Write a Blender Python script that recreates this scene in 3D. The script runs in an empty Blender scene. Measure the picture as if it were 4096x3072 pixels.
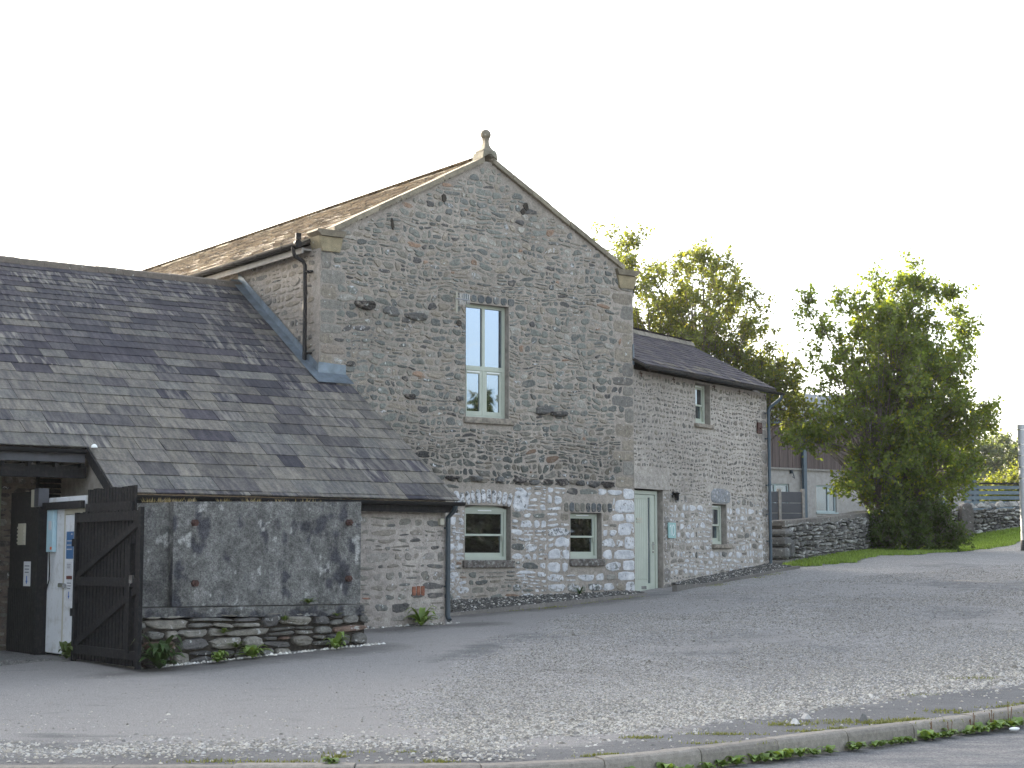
import bpy, math, random
import numpy as np
from mathutils import Vector, Matrix, noise as mnoise
R = math.radians
S = bpy.context.scene
random.seed(7); rng = np.random.default_rng(7)

# ---------------------------------------------------------------- camera, sky, sun, exposure
cd = bpy.data.cameras.new('camera'); cam = bpy.data.objects.new('camera', cd)
S.collection.objects.link(cam); S.camera = cam
cd.sensor_width = 36.0; cd.lens = 57.48; cd.clip_start = 0.1; cd.clip_end = 3000
cam.location = (0, 0, 1.6); cam.rotation_euler = (R(90 + 5.97), 0, 0)

SUN_AZ, SUN_EL = 41.0, 18.0          # degrees left of the view direction, above the horizon
w = bpy.data.worlds.new('World'); S.world = w; w.use_nodes = True
wn = w.node_tree.nodes; wl = w.node_tree.links
sky = wn.new('ShaderNodeTexSky'); sky.sky_type = 'NISHITA'; sky.sun_disc = False
sky.sun_elevation = R(SUN_EL); sky.sun_rotation = R(-SUN_AZ)
sky.altitude = 50; sky.air_density = 1.0; sky.dust_density = 3.5; sky.ozone_density = 1.2
bg = wn['Background']; bg.inputs['Strength'].default_value = 0.15
hs = wn.new('ShaderNodeHueSaturation'); hs.inputs['Saturation'].default_value = .52     # thin high cloud veil
wl.new(sky.outputs[0], hs.inputs['Color']); wl.new(hs.outputs[0], bg.inputs['Color'])
sd = bpy.data.lights.new('sun', 'SUN'); sd.energy = 4.6; sd.angle = R(0.6); sd.color = (1.0, 0.88, 0.70)
sun = bpy.data.objects.new('sun', sd); S.collection.objects.link(sun)
sv = Vector((-math.sin(R(SUN_AZ)) * math.cos(R(SUN_EL)), math.cos(R(SUN_AZ)) * math.cos(R(SUN_EL)), math.sin(R(SUN_EL))))
sun.rotation_euler = sv.to_track_quat('Z', 'Y').to_euler(); sun.location = (-20, 30, 30)
S.view_settings.view_transform = 'Standard'; S.view_settings.look = 'None'
S.view_settings.exposure = 2.1; S.view_settings.gamma = 1.0
S.render.engine = 'CYCLES'
S.cycles.max_bounces = 8; S.cycles.transparent_max_bounces = 8

# ---------------------------------------------------------------- helpers
COL = S.collection
def tag(o, label=None, cat=None, group=None, kind=None):
    if label: o['label'] = label
    if cat: o['category'] = cat
    if group: o['group'] = group
    if kind: o['kind'] = kind
    return o
def empty(name, loc, rz=0.0, label=None, cat=None, group=None):
    o = bpy.data.objects.new(name, None); COL.objects.link(o); o.empty_display_size = 0.2
    o.location = loc; o.rotation_euler = (0, 0, rz)
    return tag(o, label, cat, group)
def link_mesh(name, me, mats, parent=None):
    for m in (mats if isinstance(mats, (list, tuple)) else [mats]): me.materials.append(m)
    o = bpy.data.objects.new(name, me); COL.objects.link(o)
    if parent is not None: o.parent = parent
    return o
def bulk(name, V, F, mats, parent=None, cols=None, mi=None, smooth=False, vcols=None):
    """V (n,3); F list of (m,k) int arrays; cols: list of (m,4) per-face colours matching F"""
    V = np.asarray(V, np.float32); me = bpy.data.meshes.new(name)
    F = [np.asarray(f, np.int32) for f in F if len(f)]
    loops = np.concatenate([f.ravel() for f in F]); tot = np.concatenate([np.full(len(f), f.shape[1], np.int32) for f in F])
    start = np.concatenate([[0], np.cumsum(tot)[:-1]]).astype(np.int32)
    me.vertices.add(len(V)); me.vertices.foreach_set('co', V.ravel())
    me.loops.add(len(loops)); me.loops.foreach_set('vertex_index', loops)
    me.polygons.add(len(tot)); me.polygons.foreach_set('loop_start', start)
    try: me.polygons.foreach_set('loop_total', tot)
    except Exception: pass
    if mi is not None: me.polygons.foreach_set('material_index', np.concatenate(mi).astype(np.int32))
    me.polygons.foreach_set('use_smooth', np.full(len(tot), bool(smooth)))
    me.update(calc_edges=True)
    if cols is not None:
        c = np.concatenate([np.repeat(np.asarray(c, np.float32), f.shape[1], axis=0) for c, f in zip(cols, F)])
        a = me.color_attributes.new('Col', 'FLOAT_COLOR', 'CORNER'); a.data.foreach_set('color', c.ravel())
    elif vcols is not None:
        a = me.color_attributes.new('Col', 'FLOAT_COLOR', 'POINT'); a.data.foreach_set('color', np.asarray(vcols, np.float32).ravel())
    return link_mesh(name, me, mats, parent)

class MB:
    def __init__(s): s.V = []; s.F = []; s.C = []; s.M = []; s.col = (.5, .5, .5, 0); s.mi = 0
    def add(s, V, F, col=None):
        b = len(s.V); s.V += [tuple(v) for v in V]
        for f in F: s.F.append(tuple(b + i for i in f)); s.C.append(col or s.col); s.M.append(s.mi)
    def box(s, lo, hi, col=None, rot=None, bev=0.0):
        x0, y0, z0 = lo; x1, y1, z1 = hi
        if bev > 0:
            b = min(bev, (x1-x0)*.3, (y1-y0)*.3, (z1-z0)*.3); c = ((x0+x1)/2, (y0+y1)/2, (z0+z1)/2)
            bm = []; hx, hy, hz = (x1-x0)/2, (y1-y0)/2, (z1-z0)/2
            V = []; idx = {}
            for sx in (-1, 1):
                for sy in (-1, 1):
                    for sz in (-1, 1):
                        for a in range(3):
                            h = [hx-b, hy-b, hz-b]; h[a] += b
                            idx[(sx, sy, sz, a)] = len(V); V.append((c[0]+sx*h[0], c[1]+sy*h[1], c[2]+sz*h[2]))
            F = []
            for a in range(3):
                o = [i for i in range(3) if i != a]
                for sg in (-1, 1):
                    q = []
                    for (p, r) in ((-1, -1), (1, -1), (1, 1), (-1, 1)):
                        k = [0, 0, 0]; k[a] = sg; k[o[0]] = p; k[o[1]] = r; q.append(idx[(*k, a)])
                    F.append(q)
                for p in (-1, 1):
                    for r in (-1, 1):
                        k0 = [0, 0, 0]; k1 = [0, 0, 0]
                        k0[a] = -1; k1[a] = 1
                        for k in (k0, k1): k[o[0]] = p; k[o[1]] = r
                        F.append([idx[(*k0, o[0])], idx[(*k1, o[0])], idx[(*k1, o[1])], idx[(*k0, o[1])]])
            for sx in (-1, 1):
                for sy in (-1, 1):
                    for sz in (-1, 1): F.append([idx[(sx, sy, sz, a)] for a in range(3)])
        else:
            V = [(x0,y0,z0),(x1,y0,z0),(x1,y1,z0),(x0,y1,z0),(x0,y0,z1),(x1,y0,z1),(x1,y1,z1),(x0,y1,z1)]
            F = [(0,3,2,1),(4,5,6,7),(0,1,5,4),(1,2,6,5),(2,3,7,6),(3,0,4,7)]
        if rot is not None: V = [tuple(rot @ Vector(v)) for v in V]
        s.add(V, F, col); return s
    def prism(s, pts, y0, y1, col=None, axis='y'):
        """polygon pts in (x,z) extruded along y (or in (y,z) along x)"""
        n = len(pts)
        mk = (lambda p, q: (p[0], q, p[1])) if axis == 'y' else ((lambda p, q: (q, p[0], p[1])) if axis == 'x' else (lambda p, q: (p[0], p[1], q)))
        V = [mk(p, y0) for p in pts] + [mk(p, y1) for p in pts]
        F = [tuple(range(n)), tuple(range(2*n-1, n-1, -1))] + [(i, i+n, (i+1) % n+n, (i+1) % n) for i in range(n)]
        s.add(V, F, col); return s
    def tube(s, path, r, n=10, col=None, cap=True, arc=None):
        P = [Vector(p) for p in path]; m = len(P); rr = r if isinstance(r, (list, tuple)) else [r]*m
        V = []; up = None
        for i, p in enumerate(P):
            t = (P[min(i+1, m-1)] - P[max(i-1, 0)]).normalized()
            if up is None or abs(t.dot(up)) > .98: up = Vector((0, 0, 1)) if abs(t.z) < .9 else Vector((1, 0, 0))
            a = t.cross(up).normalized(); b = a.cross(t).normalized(); up = b
            for k in range(n):
                th = 2*math.pi*k/n; V.append(p + (a*math.cos(th) + b*math.sin(th))*rr[i])
        F = [(i*n+k, i*n+(k+1) % n, (i+1)*n+(k+1) % n, (i+1)*n+k) for i in range(m-1) for k in range(n)]
        if cap: F += [tuple(range(n-1, -1, -1)), tuple((m-1)*n+k for k in range(n))]
        s.add(V, F, col); return s
    def gutter(s, p0, p1, r, out, col=None, seams=3):
        """half-round channel between two points; out = horizontal unit vector across"""
        p0 = Vector(p0); p1 = Vector(p1); out = Vector(out); n = 8; V = []
        for p in (p0, p1):
            for rad in (r, r*.82):
                for k in range(n+1):
                    th = math.pi + math.pi*k/n; V.append(p + out*math.cos(th)*rad + Vector((0, 0, math.sin(th)*rad)))
        m = n+1; F = []
        for k in range(n): F.append((k, k+1, 2*m+k+1, 2*m+k)); F.append((m+k+1, m+k, 3*m+k, 3*m+k+1))
        F += [(0, 2*m, 3*m, m), (n, m+n, 3*m+n, 2*m+n)]
        for e in (0, 2*m): F.append(tuple(range(e, e+m)))
        s.add(V, F, col)
        for i in range(seams):
            q = p0.lerp(p1, (i+.5)/seams); d = (p1-p0).normalized()*.03; V = []
            for p in (q-d, q+d):
                for k in range(n+1):
                    th = math.pi + math.pi*k/n; V.append(p + out*math.cos(th)*r*1.1 + Vector((0, 0, math.sin(th)*r*1.1)))
            s.add(V, [(k, k+1, m+k+1, m+k) for k in range(n)] + [tuple(range(m)), tuple(range(m, 2*m))], col)
        return s
    def lathe(s, prof, c, n=20, col=None):
        V = []
        for r, z in prof:
            for k in range(n): th = 2*math.pi*k/n; V.append((c[0]+r*math.cos(th), c[1]+r*math.sin(th), c[2]+z))
        m = len(prof)
        F = [(i*n+k, i*n+(k+1) % n, (i+1)*n+(k+1) % n, (i+1)*n+k) for i in range(m-1) for k in range(n)]
        F += [tuple(range(n-1, -1, -1)), tuple((m-1)*n+k for k in range(n))]
        s.add(V, F, col); return s
    def build(s, name, mats, parent=None, smooth=False):
        me = bpy.data.meshes.new(name); me.from_pydata(s.V, [], s.F); me.update()
        me.polygons.foreach_set('material_index', s.M)
        me.polygons.foreach_set('use_smooth', [smooth]*len(s.F))
        a = me.color_attributes.new('Col', 'FLOAT_COLOR', 'CORNER')
        c = np.repeat(np.array(s.C, np.float32), [len(f) for f in s.F], axis=0); a.data.foreach_set('color', c.ravel())
        if smooth:
            try: me.set_sharp_from_angle(angle=R(40))
            except Exception: pass
        return link_mesh(name, me, mats, parent)

# value noise in numpy (for relief, masks)
_T = rng.random((64, 64, 64)).astype(np.float32)
def vnoise(x, y, z=0.0):
    x = np.asarray(x, np.float64); y = np.asarray(y, np.float64)+0*x; z = np.asarray(z, np.float64)+0*x
    xi = np.floor(x).astype(int); yi = np.floor(y).astype(int); zi = np.floor(z).astype(int)
    f = lambda t: t*t*(3-2*t)
    u, v, t = f(x-xi), f(y-yi), f(z-zi)
    def g(a, b, c): return _T[(xi+a) & 63, (yi+b) & 63, (zi+c) & 63]
    def l(a, b, k): return a+(b-a)*k
    return l(l(l(g(0,0,0), g(1,0,0), u), l(g(0,1,0), g(1,1,0), u), v), l(l(g(0,0,1), g(1,0,1), u), l(g(0,1,1), g(1,1,1), u), v), t)
def fbm(x, y, z=0.0, o=4):
    s_ = 0; a = .5; t = 0
    for i in range(o):
        s_ = s_+a*vnoise(np.asarray(x)*2**i+i*7.3, np.asarray(y)*2**i+i*3.1, np.asarray(z)*2**i); t += a; a *= .5
    return s_/t
def sstep(a, b, x): t = np.clip((x-a)/(b-a), 0, 1); return t*t*(3-2*t)

# ---------------------------------------------------------------- materials
def newmat(name):
    m = bpy.data.materials.new(name); m.use_nodes = True
    return m, m.node_tree.nodes, m.node_tree.links, m.node_tree.nodes['Principled BSDF']
def N(nodes, t, **kw):
    n = nodes.new(t)
    for k, v in kw.items(): setattr(n, k, v)
    return n
def noise_tex(n, l, scale, detail=4, rough=.6, vec=None, dist=0.0, scl=None):
    if vec is None: vec = N(n, 'ShaderNodeTexCoord').outputs['Object']
    if scl is not None:
        mp = N(n, 'ShaderNodeMapping'); mp.inputs['Scale'].default_value = scl; l.new(vec, mp.inputs['Vector']); vec = mp.outputs[0]
    t = N(n, 'ShaderNodeTexNoise'); t.inputs['Scale'].default_value = scale; t.inputs['Detail'].default_value = detail
    t.inputs['Roughness'].default_value = rough; t.inputs['Distortion'].default_value = dist
    l.new(vec, t.inputs['Vector']); return t.outputs['Fac']
def ramp(n, l, fac, a, b, c0=(0,0,0,1), c1=(1,1,1,1)):
    r = N(n, 'ShaderNodeValToRGB'); r.color_ramp.elements[0].position = a; r.color_ramp.elements[1].position = b
    r.color_ramp.elements[0].color = c0; r.color_ramp.elements[1].color = c1; l.new(fac, r.inputs[0]); return r.outputs['Color']
def mixc(n, l, fac, a, b, mode='MIX'):
    m = N(n, 'ShaderNodeMix', data_type='RGBA', blend_type=mode)
    for s_, v in ((m.inputs[0], fac), (m.inputs[6], a), (m.inputs[7], b)):
        if isinstance(v, (int, float)): s_.default_value = v
        elif isinstance(v, tuple): s_.default_value = v if len(v) == 4 else (*v, 1)
        else: l.new(v, s_)
    return m.outputs[2]
def math_(n, l, op, a, b, c=None):
    m = N(n, 'ShaderNodeMath', operation=op)
    for s_, v in zip(m.inputs, (a, b, c)):
        if v is None: continue
        if isinstance(v, (int, float)): s_.default_value = v
        else: l.new(v, s_)
    return m.outputs[0]
def bump(n, l, P, h, dist, strength=1.0):
    b = N(n, 'ShaderNodeBump'); b.inputs['Distance'].default_value = dist; b.inputs['Strength'].default_value = strength
    l.new(h, b.inputs['Height']); l.new(b.outputs[0], P.inputs['Normal'])
def attr(n): return N(n, 'ShaderNodeAttribute', attribute_name='Col')

def simple(name, col, rough=.6, metal=0.0, var=.12, scale=12, bmp=0.0, spec=.5, stretch=None, dirt=None):
    m, n, l, P = newmat(name)
    f = noise_tex(n, l, scale, 5, scl=stretch)
    lo = tuple(c*(1-var*2) for c in col); hi = tuple(min(1, c*(1+var*2)) for c in col)
    c = ramp(n, l, f, .3, .7, (*lo, 1), (*hi, 1))
    if dirt:
        d = noise_tex(n, l, dirt[1], 6, .7); c = mixc(n, l, ramp(n, l, d, .5, .68), c, dirt[0])
    l.new(c, P.inputs['Base Color'])
    P.inputs['Roughness'].default_value = rough; P.inputs['Metallic'].default_value = metal
    P.inputs['Specular IOR Level'].default_value = spec
    if bmp: bump(n, l, P, noise_tex(n, l, scale*4, 4), bmp)
    return m
def attr_mat(name, rough=.85, var=.35, scale=14, bmp=.006, lichen=None, wash=False, fine=60, spec=.3, stretch=None, streak=None, smear=None, fc=.22):
    m, n, l, P = newmat(name); a = attr(n)
    f = noise_tex(n, l, scale, 6, .65, scl=stretch)
    g = ramp(n, l, f, .28, .72, (1-var, 1-var, 1-var, 1), (1+var, 1+var, 1+var, 1))
    c = mixc(n, l, 1.0, a.outputs['Color'], g, 'MULTIPLY')
    f2 = noise_tex(n, l, fine, 3, .7)
    c = mixc(n, l, 1.0, c, ramp(n, l, f2, .3, .7, (1-fc,1-fc,1-fc,1), (1+fc,1+fc,1+fc,1)), 'MULTIPLY')
    if streak:
        sf = noise_tex(n, l, streak[1], 4, .6, scl=streak[2]); c = mixc(n, l, 1.0, c, ramp(n, l, noise_tex(n, l, streak[1]*1.3, 4, .65, scl=streak[2]), .38, .62, (.66,.67,.72,1), (1.18,1.16,1.1,1)), 'MULTIPLY'); fac = math_(n, l, 'MULTIPLY', ramp(n, l, sf, .46, .62), a.outputs['Alpha'])
        c = mixc(n, l, fac, c, streak[0])
    if lichen:
        d = noise_tex(n, l, lichen[1], 5, .62, dist=.3); c = mixc(n, l, ramp(n, l, d, lichen[2], lichen[2]+.03), c, lichen[0])
    if smear:
        d = noise_tex(n, l, smear[1], 6, .72, dist=.5); c = mixc(n, l, math_(n, l, 'MULTIPLY', ramp(n, l, d, smear[2], smear[2]+.10), .8), c, smear[0])
        d = noise_tex(n, l, 26, 5, .7, dist=.3); c = mixc(n, l, math_(n, l, 'MULTIPLY', ramp(n, l, d, .60, .68), .5), c, (.05,.05,.048,1))
    if wash:
        d = noise_tex(n, l, 13, 7, .72, dist=.4)
        q = math_(n, l, 'ADD', d, math_(n, l, 'MULTIPLY', a.outputs['Alpha'], .5))
        wf = ramp(n, l, q, .74, .82)
        wc = ramp(n, l, noise_tex(n, l, 7, 4), .35, .65, (.44,.45,.47,1), (.70,.70,.70,1))
        c = mixc(n, l, wf, c, wc)
    l.new(c, P.inputs['Base Color']); P.inputs['Roughness'].default_value = rough
    P.inputs['Specular IOR Level'].default_value = spec
    h = math_(n, l, 'ADD', f, math_(n, l, 'MULTIPLY', f2, .4)); bump(n, l, P, h, bmp)
    return m
M = {}
M['stone'] = attr_mat('rubble_stone', wash=True, smear=((.27,.24,.205,1), 9, .53), lichen=((.48,.50,.47,1), 11, .64), bmp=.025)
M['mortar'] = attr_mat('lime_mortar', var=.30, scale=9, bmp=.02, wash=True, fine=50, smear=((.19,.175,.155,1), 14, .56))
M['drystone'] = attr_mat('dry_limestone', lichen=((.42,.42,.40,1), 10, .62), bmp=.02)
M['ashlar'] = attr_mat('dressed_sandstone', var=.3, scale=7, bmp=.008, lichen=((.40,.40,.35,1), 9, .66))
M['slate'] = attr_mat('roof_slate', rough=.8, var=.20, scale=6, bmp=.004, spec=.2, streak=((.23,.215,.185,1), 1.6, (7, 1.1, 1.1)), fine=30)
M['stoneslate'] = attr_mat('stone_roof_slate', rough=.8, var=.35, scale=9, bmp=.01, lichen=((.33,.30,.22,1), 7, .60))
M['concrete'] = attr_mat('old_concrete', var=.45, scale=22, bmp=.05, fine=55, fc=.5)
M['kerb'] = attr_mat('kerb_concrete', var=.25, scale=20, bmp=.006, fine=120)
M['lead'] = simple('lead_flashing', (.14,.175,.205), .45, .35, .18, 5, .002)
M['black'] = simple('black_plastic', (.010,.010,.011), .6, 0, .1, spec=.25)
M['grayplastic'] = simple('grey_plastic', (.04,.055,.065), .45, 0, .1)
M['blackwood'] = simple('black_painted_timber', (.009,.009,.010), .8, 0, .35, 8, .003, spec=.25, stretch=(6,6,1), dirt=((.028,.026,.024,1), 20))
M['sage'] = simple('sage_painted_timber', (.42,.455,.38), .5, 0, .03, 6)
M['white'] = simple('white_panel', (.62,.64,.66), .5, 0, .05, 3, dirt=((.42,.42,.40,1), 6))
M['cream'] = simple('cream_trim', (.42,.40,.32), .6, 0, .06, 5)
M['chrome'] = simple('chrome', (.5,.5,.5), .25, .9, .05)
M['bluebox'] = simple('pale_blue_enamel', (.38,.55,.62), .4, 0, .03)
M['bluesign'] = simple('blue_sign', (.03,.12,.28), .4, 0, .05)
M['paper'] = simple('notice_paper', (.55,.56,.58), .7, 0, .04, 20)
M['ink'] = simple('dark_print', (.06,.07,.10), .7, 0, .0)
M['red'] = simple('red_brown_plate', (.10,.03,.025), .6, 0, .05)
M['blueink'] = simple('blue_print', (.03,.10,.35), .7, 0, .0)
M['orange'] = simple('orange_print', (.6,.13,.03), .7, 0, .0)
M['teal'] = simple('teal_sign', (.27,.45,.43), .5, 0, .04)
M['signwhite'] = simple('white_numeral', (.8,.82,.8), .5, 0, .0)
M['render'] = simple('grey_render', (.33,.31,.285), .9, 0, .10, 6, .006)
M['sagedark'] = simple('weathered_green_board', (.16,.17,.12), .7, 0, .05, 6)
M['paleframe'] = simple('pale_window_frame', (.36,.43,.43), .5, 0, .03)
M['reveal'] = simple('cement_reveal', (.27,.245,.215), .9, 0, .16, 7, .008)
M['sill'] = simple('stone_sill', (.11,.095,.082), .85, 0, .3, 12, .01, dirt=((.35,.35,.33,1), 14))
M['sillpale'] = simple('pale_stone_sill', (.24,.21,.17), .85, 0, .25, 12, .01)
M['roomdark'] = simple('dark_room', (.02,.018,.015), .9, 0, .2)
M['cladding'] = simple('brown_timber_cladding', (.085,.062,.055), .75, 0, .25, 3, .002, stretch=(12,12,.3))
M['corrug'] = simple('corrugated_sheet_roof', (.17,.19,.20), .5, .2, .08, 2)
M['steel'] = simple('blue_grey_steel', (.055,.085,.11), .45, .1, .06)
M['slat'] = simple('blue_grey_slat', (.12,.165,.19), .5, 0, .06)
M['panel'] = simple('charcoal_panel', (.050,.052,.058), .55, 0, .06)
M['post'] = simple('concrete_post', (.24,.225,.20), .9, 0, .12, 15, .004)
M['pole'] = simple('galvanised_pole', (.42,.43,.44), .5, .2, .08, 3)
M['rust'] = simple('rusty_iron', (.07,.035,.028), .85, 0, .3, 30, .004)
M['soil'] = simple('dark_soil', (.045,.038,.030), .95, 0, .3, 20, .01)
M['stem'] = simple('bark', (.15,.125,.10), .9, 0, .3, 12, .01, stretch=(3,3,.6))
M['redbrick'] = simple('red_brick', (.25,.10,.06), .9, 0, .2, 20, .01)
M['dryseed'] = simple('dry_seed_stalk', (.20,.12,.07), .9, 0, .2)
def leaf_mat(name, tr=.45, tint=(1.5, 1.35, .35)):
    m, n, l, P = newmat(name); a = attr(n)
    f = noise_tex(n, l, 1.7, 3); c = mixc(n, l, 1.0, a.outputs['Color'], ramp(n, l, f, .3, .7, (.8,.8,.8,1), (1.2,1.2,1.2,1)), 'MULTIPLY')
    l.new(c, P.inputs['Base Color']); P.inputs['Roughness'].default_value = .5; P.inputs['Specular IOR Level'].default_value = .35
    t = N(n, 'ShaderNodeBsdfTranslucent'); l.new(mixc(n, l, 1.0, c, (*tint, 1), 'MULTIPLY'), t.inputs['Color'])
    mx = N(n, 'ShaderNodeMixShader'); mx.inputs[0].default_value = tr
    l.new(P.outputs[0], mx.inputs[1]); l.new(t.outputs[0], mx.inputs[2])
    l.new(mx.outputs[0], n['Material Output'].inputs['Surface']); return m
M['leaf'] = leaf_mat('tree_leaves', .55, (1.55, 1.5, .45))
M['weed'] = leaf_mat('weed_leaves', .3)
def glass_mat(name, base, spec=1.0, coat=1.0):
    m, n, l, P = newmat(name)
    P.inputs['Base Color'].default_value = (*base, 1); P.inputs['Roughness'].default_value = .02
    P.inputs['IOR'].default_value = 2.3; P.inputs['Specular Tint'].default_value = (.60,.76,1,1); P.inputs['Specular IOR Level'].default_value = spec
    P.inputs['Coat Weight'].default_value = coat; P.inputs['Coat Roughness'].default_value = .01; P.inputs['Coat IOR'].default_value = 1.6
    bump(n, l, P, noise_tex(n, l, 1.2, 1), .004); return m
M['glass'] = glass_mat('window_glass', (.012,.011,.009))
M['glasspale'] = glass_mat('window_glass_pale', (.10,.10,.09))

# ground shader: attribute R = loose gravel cover, G = pale dust, B = damp dark, A = grass/earth
def ground_mat():
    m, n, l, P = newmat('gravel_yard'); a = attr(n)
    sp = N(n, 'ShaderNodeSeparateColor'); l.new(a.outputs['Color'], sp.inputs[0])
    co = N(n, 'ShaderNodeTexCoord').outputs['Object']
    base = ramp(n, l, noise_tex(n, l, 1.3, 8, .75, vec=co, scl=(.5,1.4,1)), .36, .64, (.135,.133,.131,1), (.185,.182,.177,1))
    dn = math_(n, l, 'ADD', sp.outputs[1], math_(n, l, 'MULTIPLY', math_(n, l, 'SUBTRACT', noise_tex(n, l, 2.2, 8, .75, vec=co, scl=(.6,1.5,1)), .5), 1.9))
    base = mixc(n, l, ramp(n, l, dn, .25, .75), base, (.30,.285,.267,1))
    v = N(n, 'ShaderNodeTexVoronoi', feature='F1'); v.inputs['Scale'].default_value = 42; l.new(co, v.inputs['Vector'])
    vc = N(n, 'ShaderNodeSeparateColor'); l.new(v.outputs['Color'], vc.inputs[0])
    gcol = ramp(n, l, vc.outputs[0], 0, 1, (.17,.165,.16,1), (.58,.56,.53,1))
    gm = math_(n, l, 'MULTIPLY', ramp(n, l, math_(n, l, 'ADD', noise_tex(n, l, 3.0, 5, .65, vec=co), math_(n, l, 'MULTIPLY', sp.outputs[0], .75)), .62, .95), ramp(n, l, v.outputs['Distance'], .3, .62, (1,1,1,1), (.35,.35,.35,1)))
    c = mixc(n, l, gm, base, gcol)
    sp2 = N(n, 'ShaderNodeTexVoronoi', feature='F1'); sp2.inputs['Scale'].default_value = 95; l.new(co, sp2.inputs['Vector'])
    c = mixc(n, l, 1.0, c, ramp(n, l, sp2.outputs['Distance'], .1, .7, (1.35,1.35,1.35,1), (.62,.62,.62,1)), 'MULTIPLY')
    c = mixc(n, l, math_(n, l, 'MULTIPLY', ramp(n, l, math_(n, l, 'ADD', sp.outputs[2], math_(n, l, 'SUBTRACT', noise_tex(n, l, 3.5, 6, .7, vec=co), .5)), .2, .9), .7), c, (.075,.070,.064,1))
    c = mixc(n, l, a.outputs['Alpha'], c, ramp(n, l, noise_tex(n, l, 6, 5, vec=co), .3, .7, (.035,.055,.015,1), (.07,.10,.025,1)))
    l.new(c, P.inputs['Base Color']); P.inputs['Roughness'].default_value = .9; P.inputs['Specular IOR Level'].default_value = .25
    h = math_(n, l, 'ADD', math_(n, l, 'MULTIPLY', v.outputs['Distance'], math_(n, l, 'MULTIPLY', gm, -1.0)), math_(n, l, 'MULTIPLY', noise_tex(n, l, 60, 4, vec=co), .4))
    bump(n, l, P, h, .02); return m
M['ground'] = ground_mat()
def road_mat():
    m, n, l, P = newmat('worn_asphalt')
    co = N(n, 'ShaderNodeTexCoord').outputs['Object']
    c = ramp(n, l, noise_tex(n, l, 2.5, 6, .7, vec=co, scl=(.6,1.6,1)), .35, .65, (.10,.103,.11,1), (.23,.215,.20,1))
    v = N(n, 'ShaderNodeTexVoronoi', feature='F1'); v.inputs['Scale'].default_value = 85; l.new(co, v.inputs['Vector'])
    vc = N(n, 'ShaderNodeSeparateColor'); l.new(v.outputs['Color'], vc.inputs[0])
    c = mixc(n, l, 1.0, c, ramp(n, l, vc.outputs[0], 0, 1, (.55,.55,.56,1), (1.45,1.45,1.42,1)), 'MULTIPLY')
    l.new(c, P.inputs['Base Color']); P.inputs['Roughness'].default_value = .88
    bump(n, l, P, v.outputs['Distance'], .006, .6); return m
M['road'] = road_mat()
def grass_mat():
    m, n, l, P = newmat('grass_blades'); a = attr(n); l.new(a.outputs['Color'], P.inputs['Base Color'])
    P.inputs['Roughness'].default_value = .6
    t = N(n, 'ShaderNodeBsdfTranslucent'); l.new(mixc(n, l, 1.0, a.outputs['Color'], (1.3,1.4,.5,1), 'MULTIPLY'), t.inputs['Color'])
    mx = N(n, 'ShaderNodeMixShader'); mx.inputs[0].default_value = .35
    l.new(P.outputs[0], mx.inputs[1]); l.new(t.outputs[0], mx.inputs[2]); l.new(mx.outputs[0], n['Material Output'].inputs['Surface']); return m
M['grass'] = grass_mat()

# ---------------------------------------------------------------- frames
GO = Vector((-3.30, 27.8, 0)); GA = R(36.3)
WO = Vector((2.382, 31.974, 0)); WA = R(55.8)
BO = Vector((9.15, 58.0, 0)); BA = R(36.0)
def fw(O, A, x, y, z=0.0):
    c, s_ = math.cos(A), math.sin(A); return (O.x+x*c-y*s_, O.y+x*s_+y*c, z)
def G(x, y, z=0.0): return fw(GO, GA, x, y, z)
def W(x, y, z=0.0): return fw(WO, WA, x, y, z)

# ---------------------------------------------------------------- terrain
ctrl = [(*G(.54,-3.2)[:2], .57), (*G(-2.34,-5.5)[:2], .46), (*G(-5.3,-5.5)[:2], .21), (*G(-5.7,-3.6)[:2], .22), (*G(-5.7,-1.2)[:2], .20), (*G(-.9,-3.2)[:2], .55),
        (-.45, 28.4, .56), (*G(.7,-1.7)[:2], .535), (.9, 30.3, .73), (2.4, 31.9, .86), (3.0, 31.6, .87), (4.3, 34.0, 1.05), (5.8, 36.9, 1.33), (6.4, 36.6, 1.32),
        (9.8, 44.6, 1.74), (13.4, 48.6, 2.07), (15.4, 50, 2.42), (14, 44, 1.75), (10.5, 34, 1.15), (8, 26, .72), (5.5, 19, .25),
        (-3.9, 12.8, .0), (-.85, 12.5, .03), (.6, 12.8, .05), (1.8, 13.8, .06), (3.9, 15.7, .09), (5.3, 17.0, .13), (-8, 13, -.08), (0, 18, .22), (0, 23, .42), (4, 25, .6), (-4, 17, .12),
        (0, 4, -.1), (-8, 20, .12), (-12, 26, .15), (20, 30, 1.3), (20, 16, .5), (0, 45, 1.5), (-10, 40, .9)]
cp = np.array(ctrl)
A_ = np.c_[cp[:, 0], cp[:, 1], np.ones(len(cp))]; pl, *_ = np.linalg.lstsq(A_, cp[:, 2], rcond=None)
SG = 5.0
def kern(d2): return np.exp(-d2/(2*SG*SG))
D2 = ((cp[:, None, :2]-cp[None, :, :2])**2).sum(-1)
wts = np.linalg.solve(kern(D2)+.03*np.eye(len(cp)), cp[:, 2]-A_ @ pl)
def soft(v, lo, hi, k=.2): return np.where(v > hi, hi+(v-hi)*k, np.where(v < lo, lo+(v-lo)*k, v))
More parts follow.
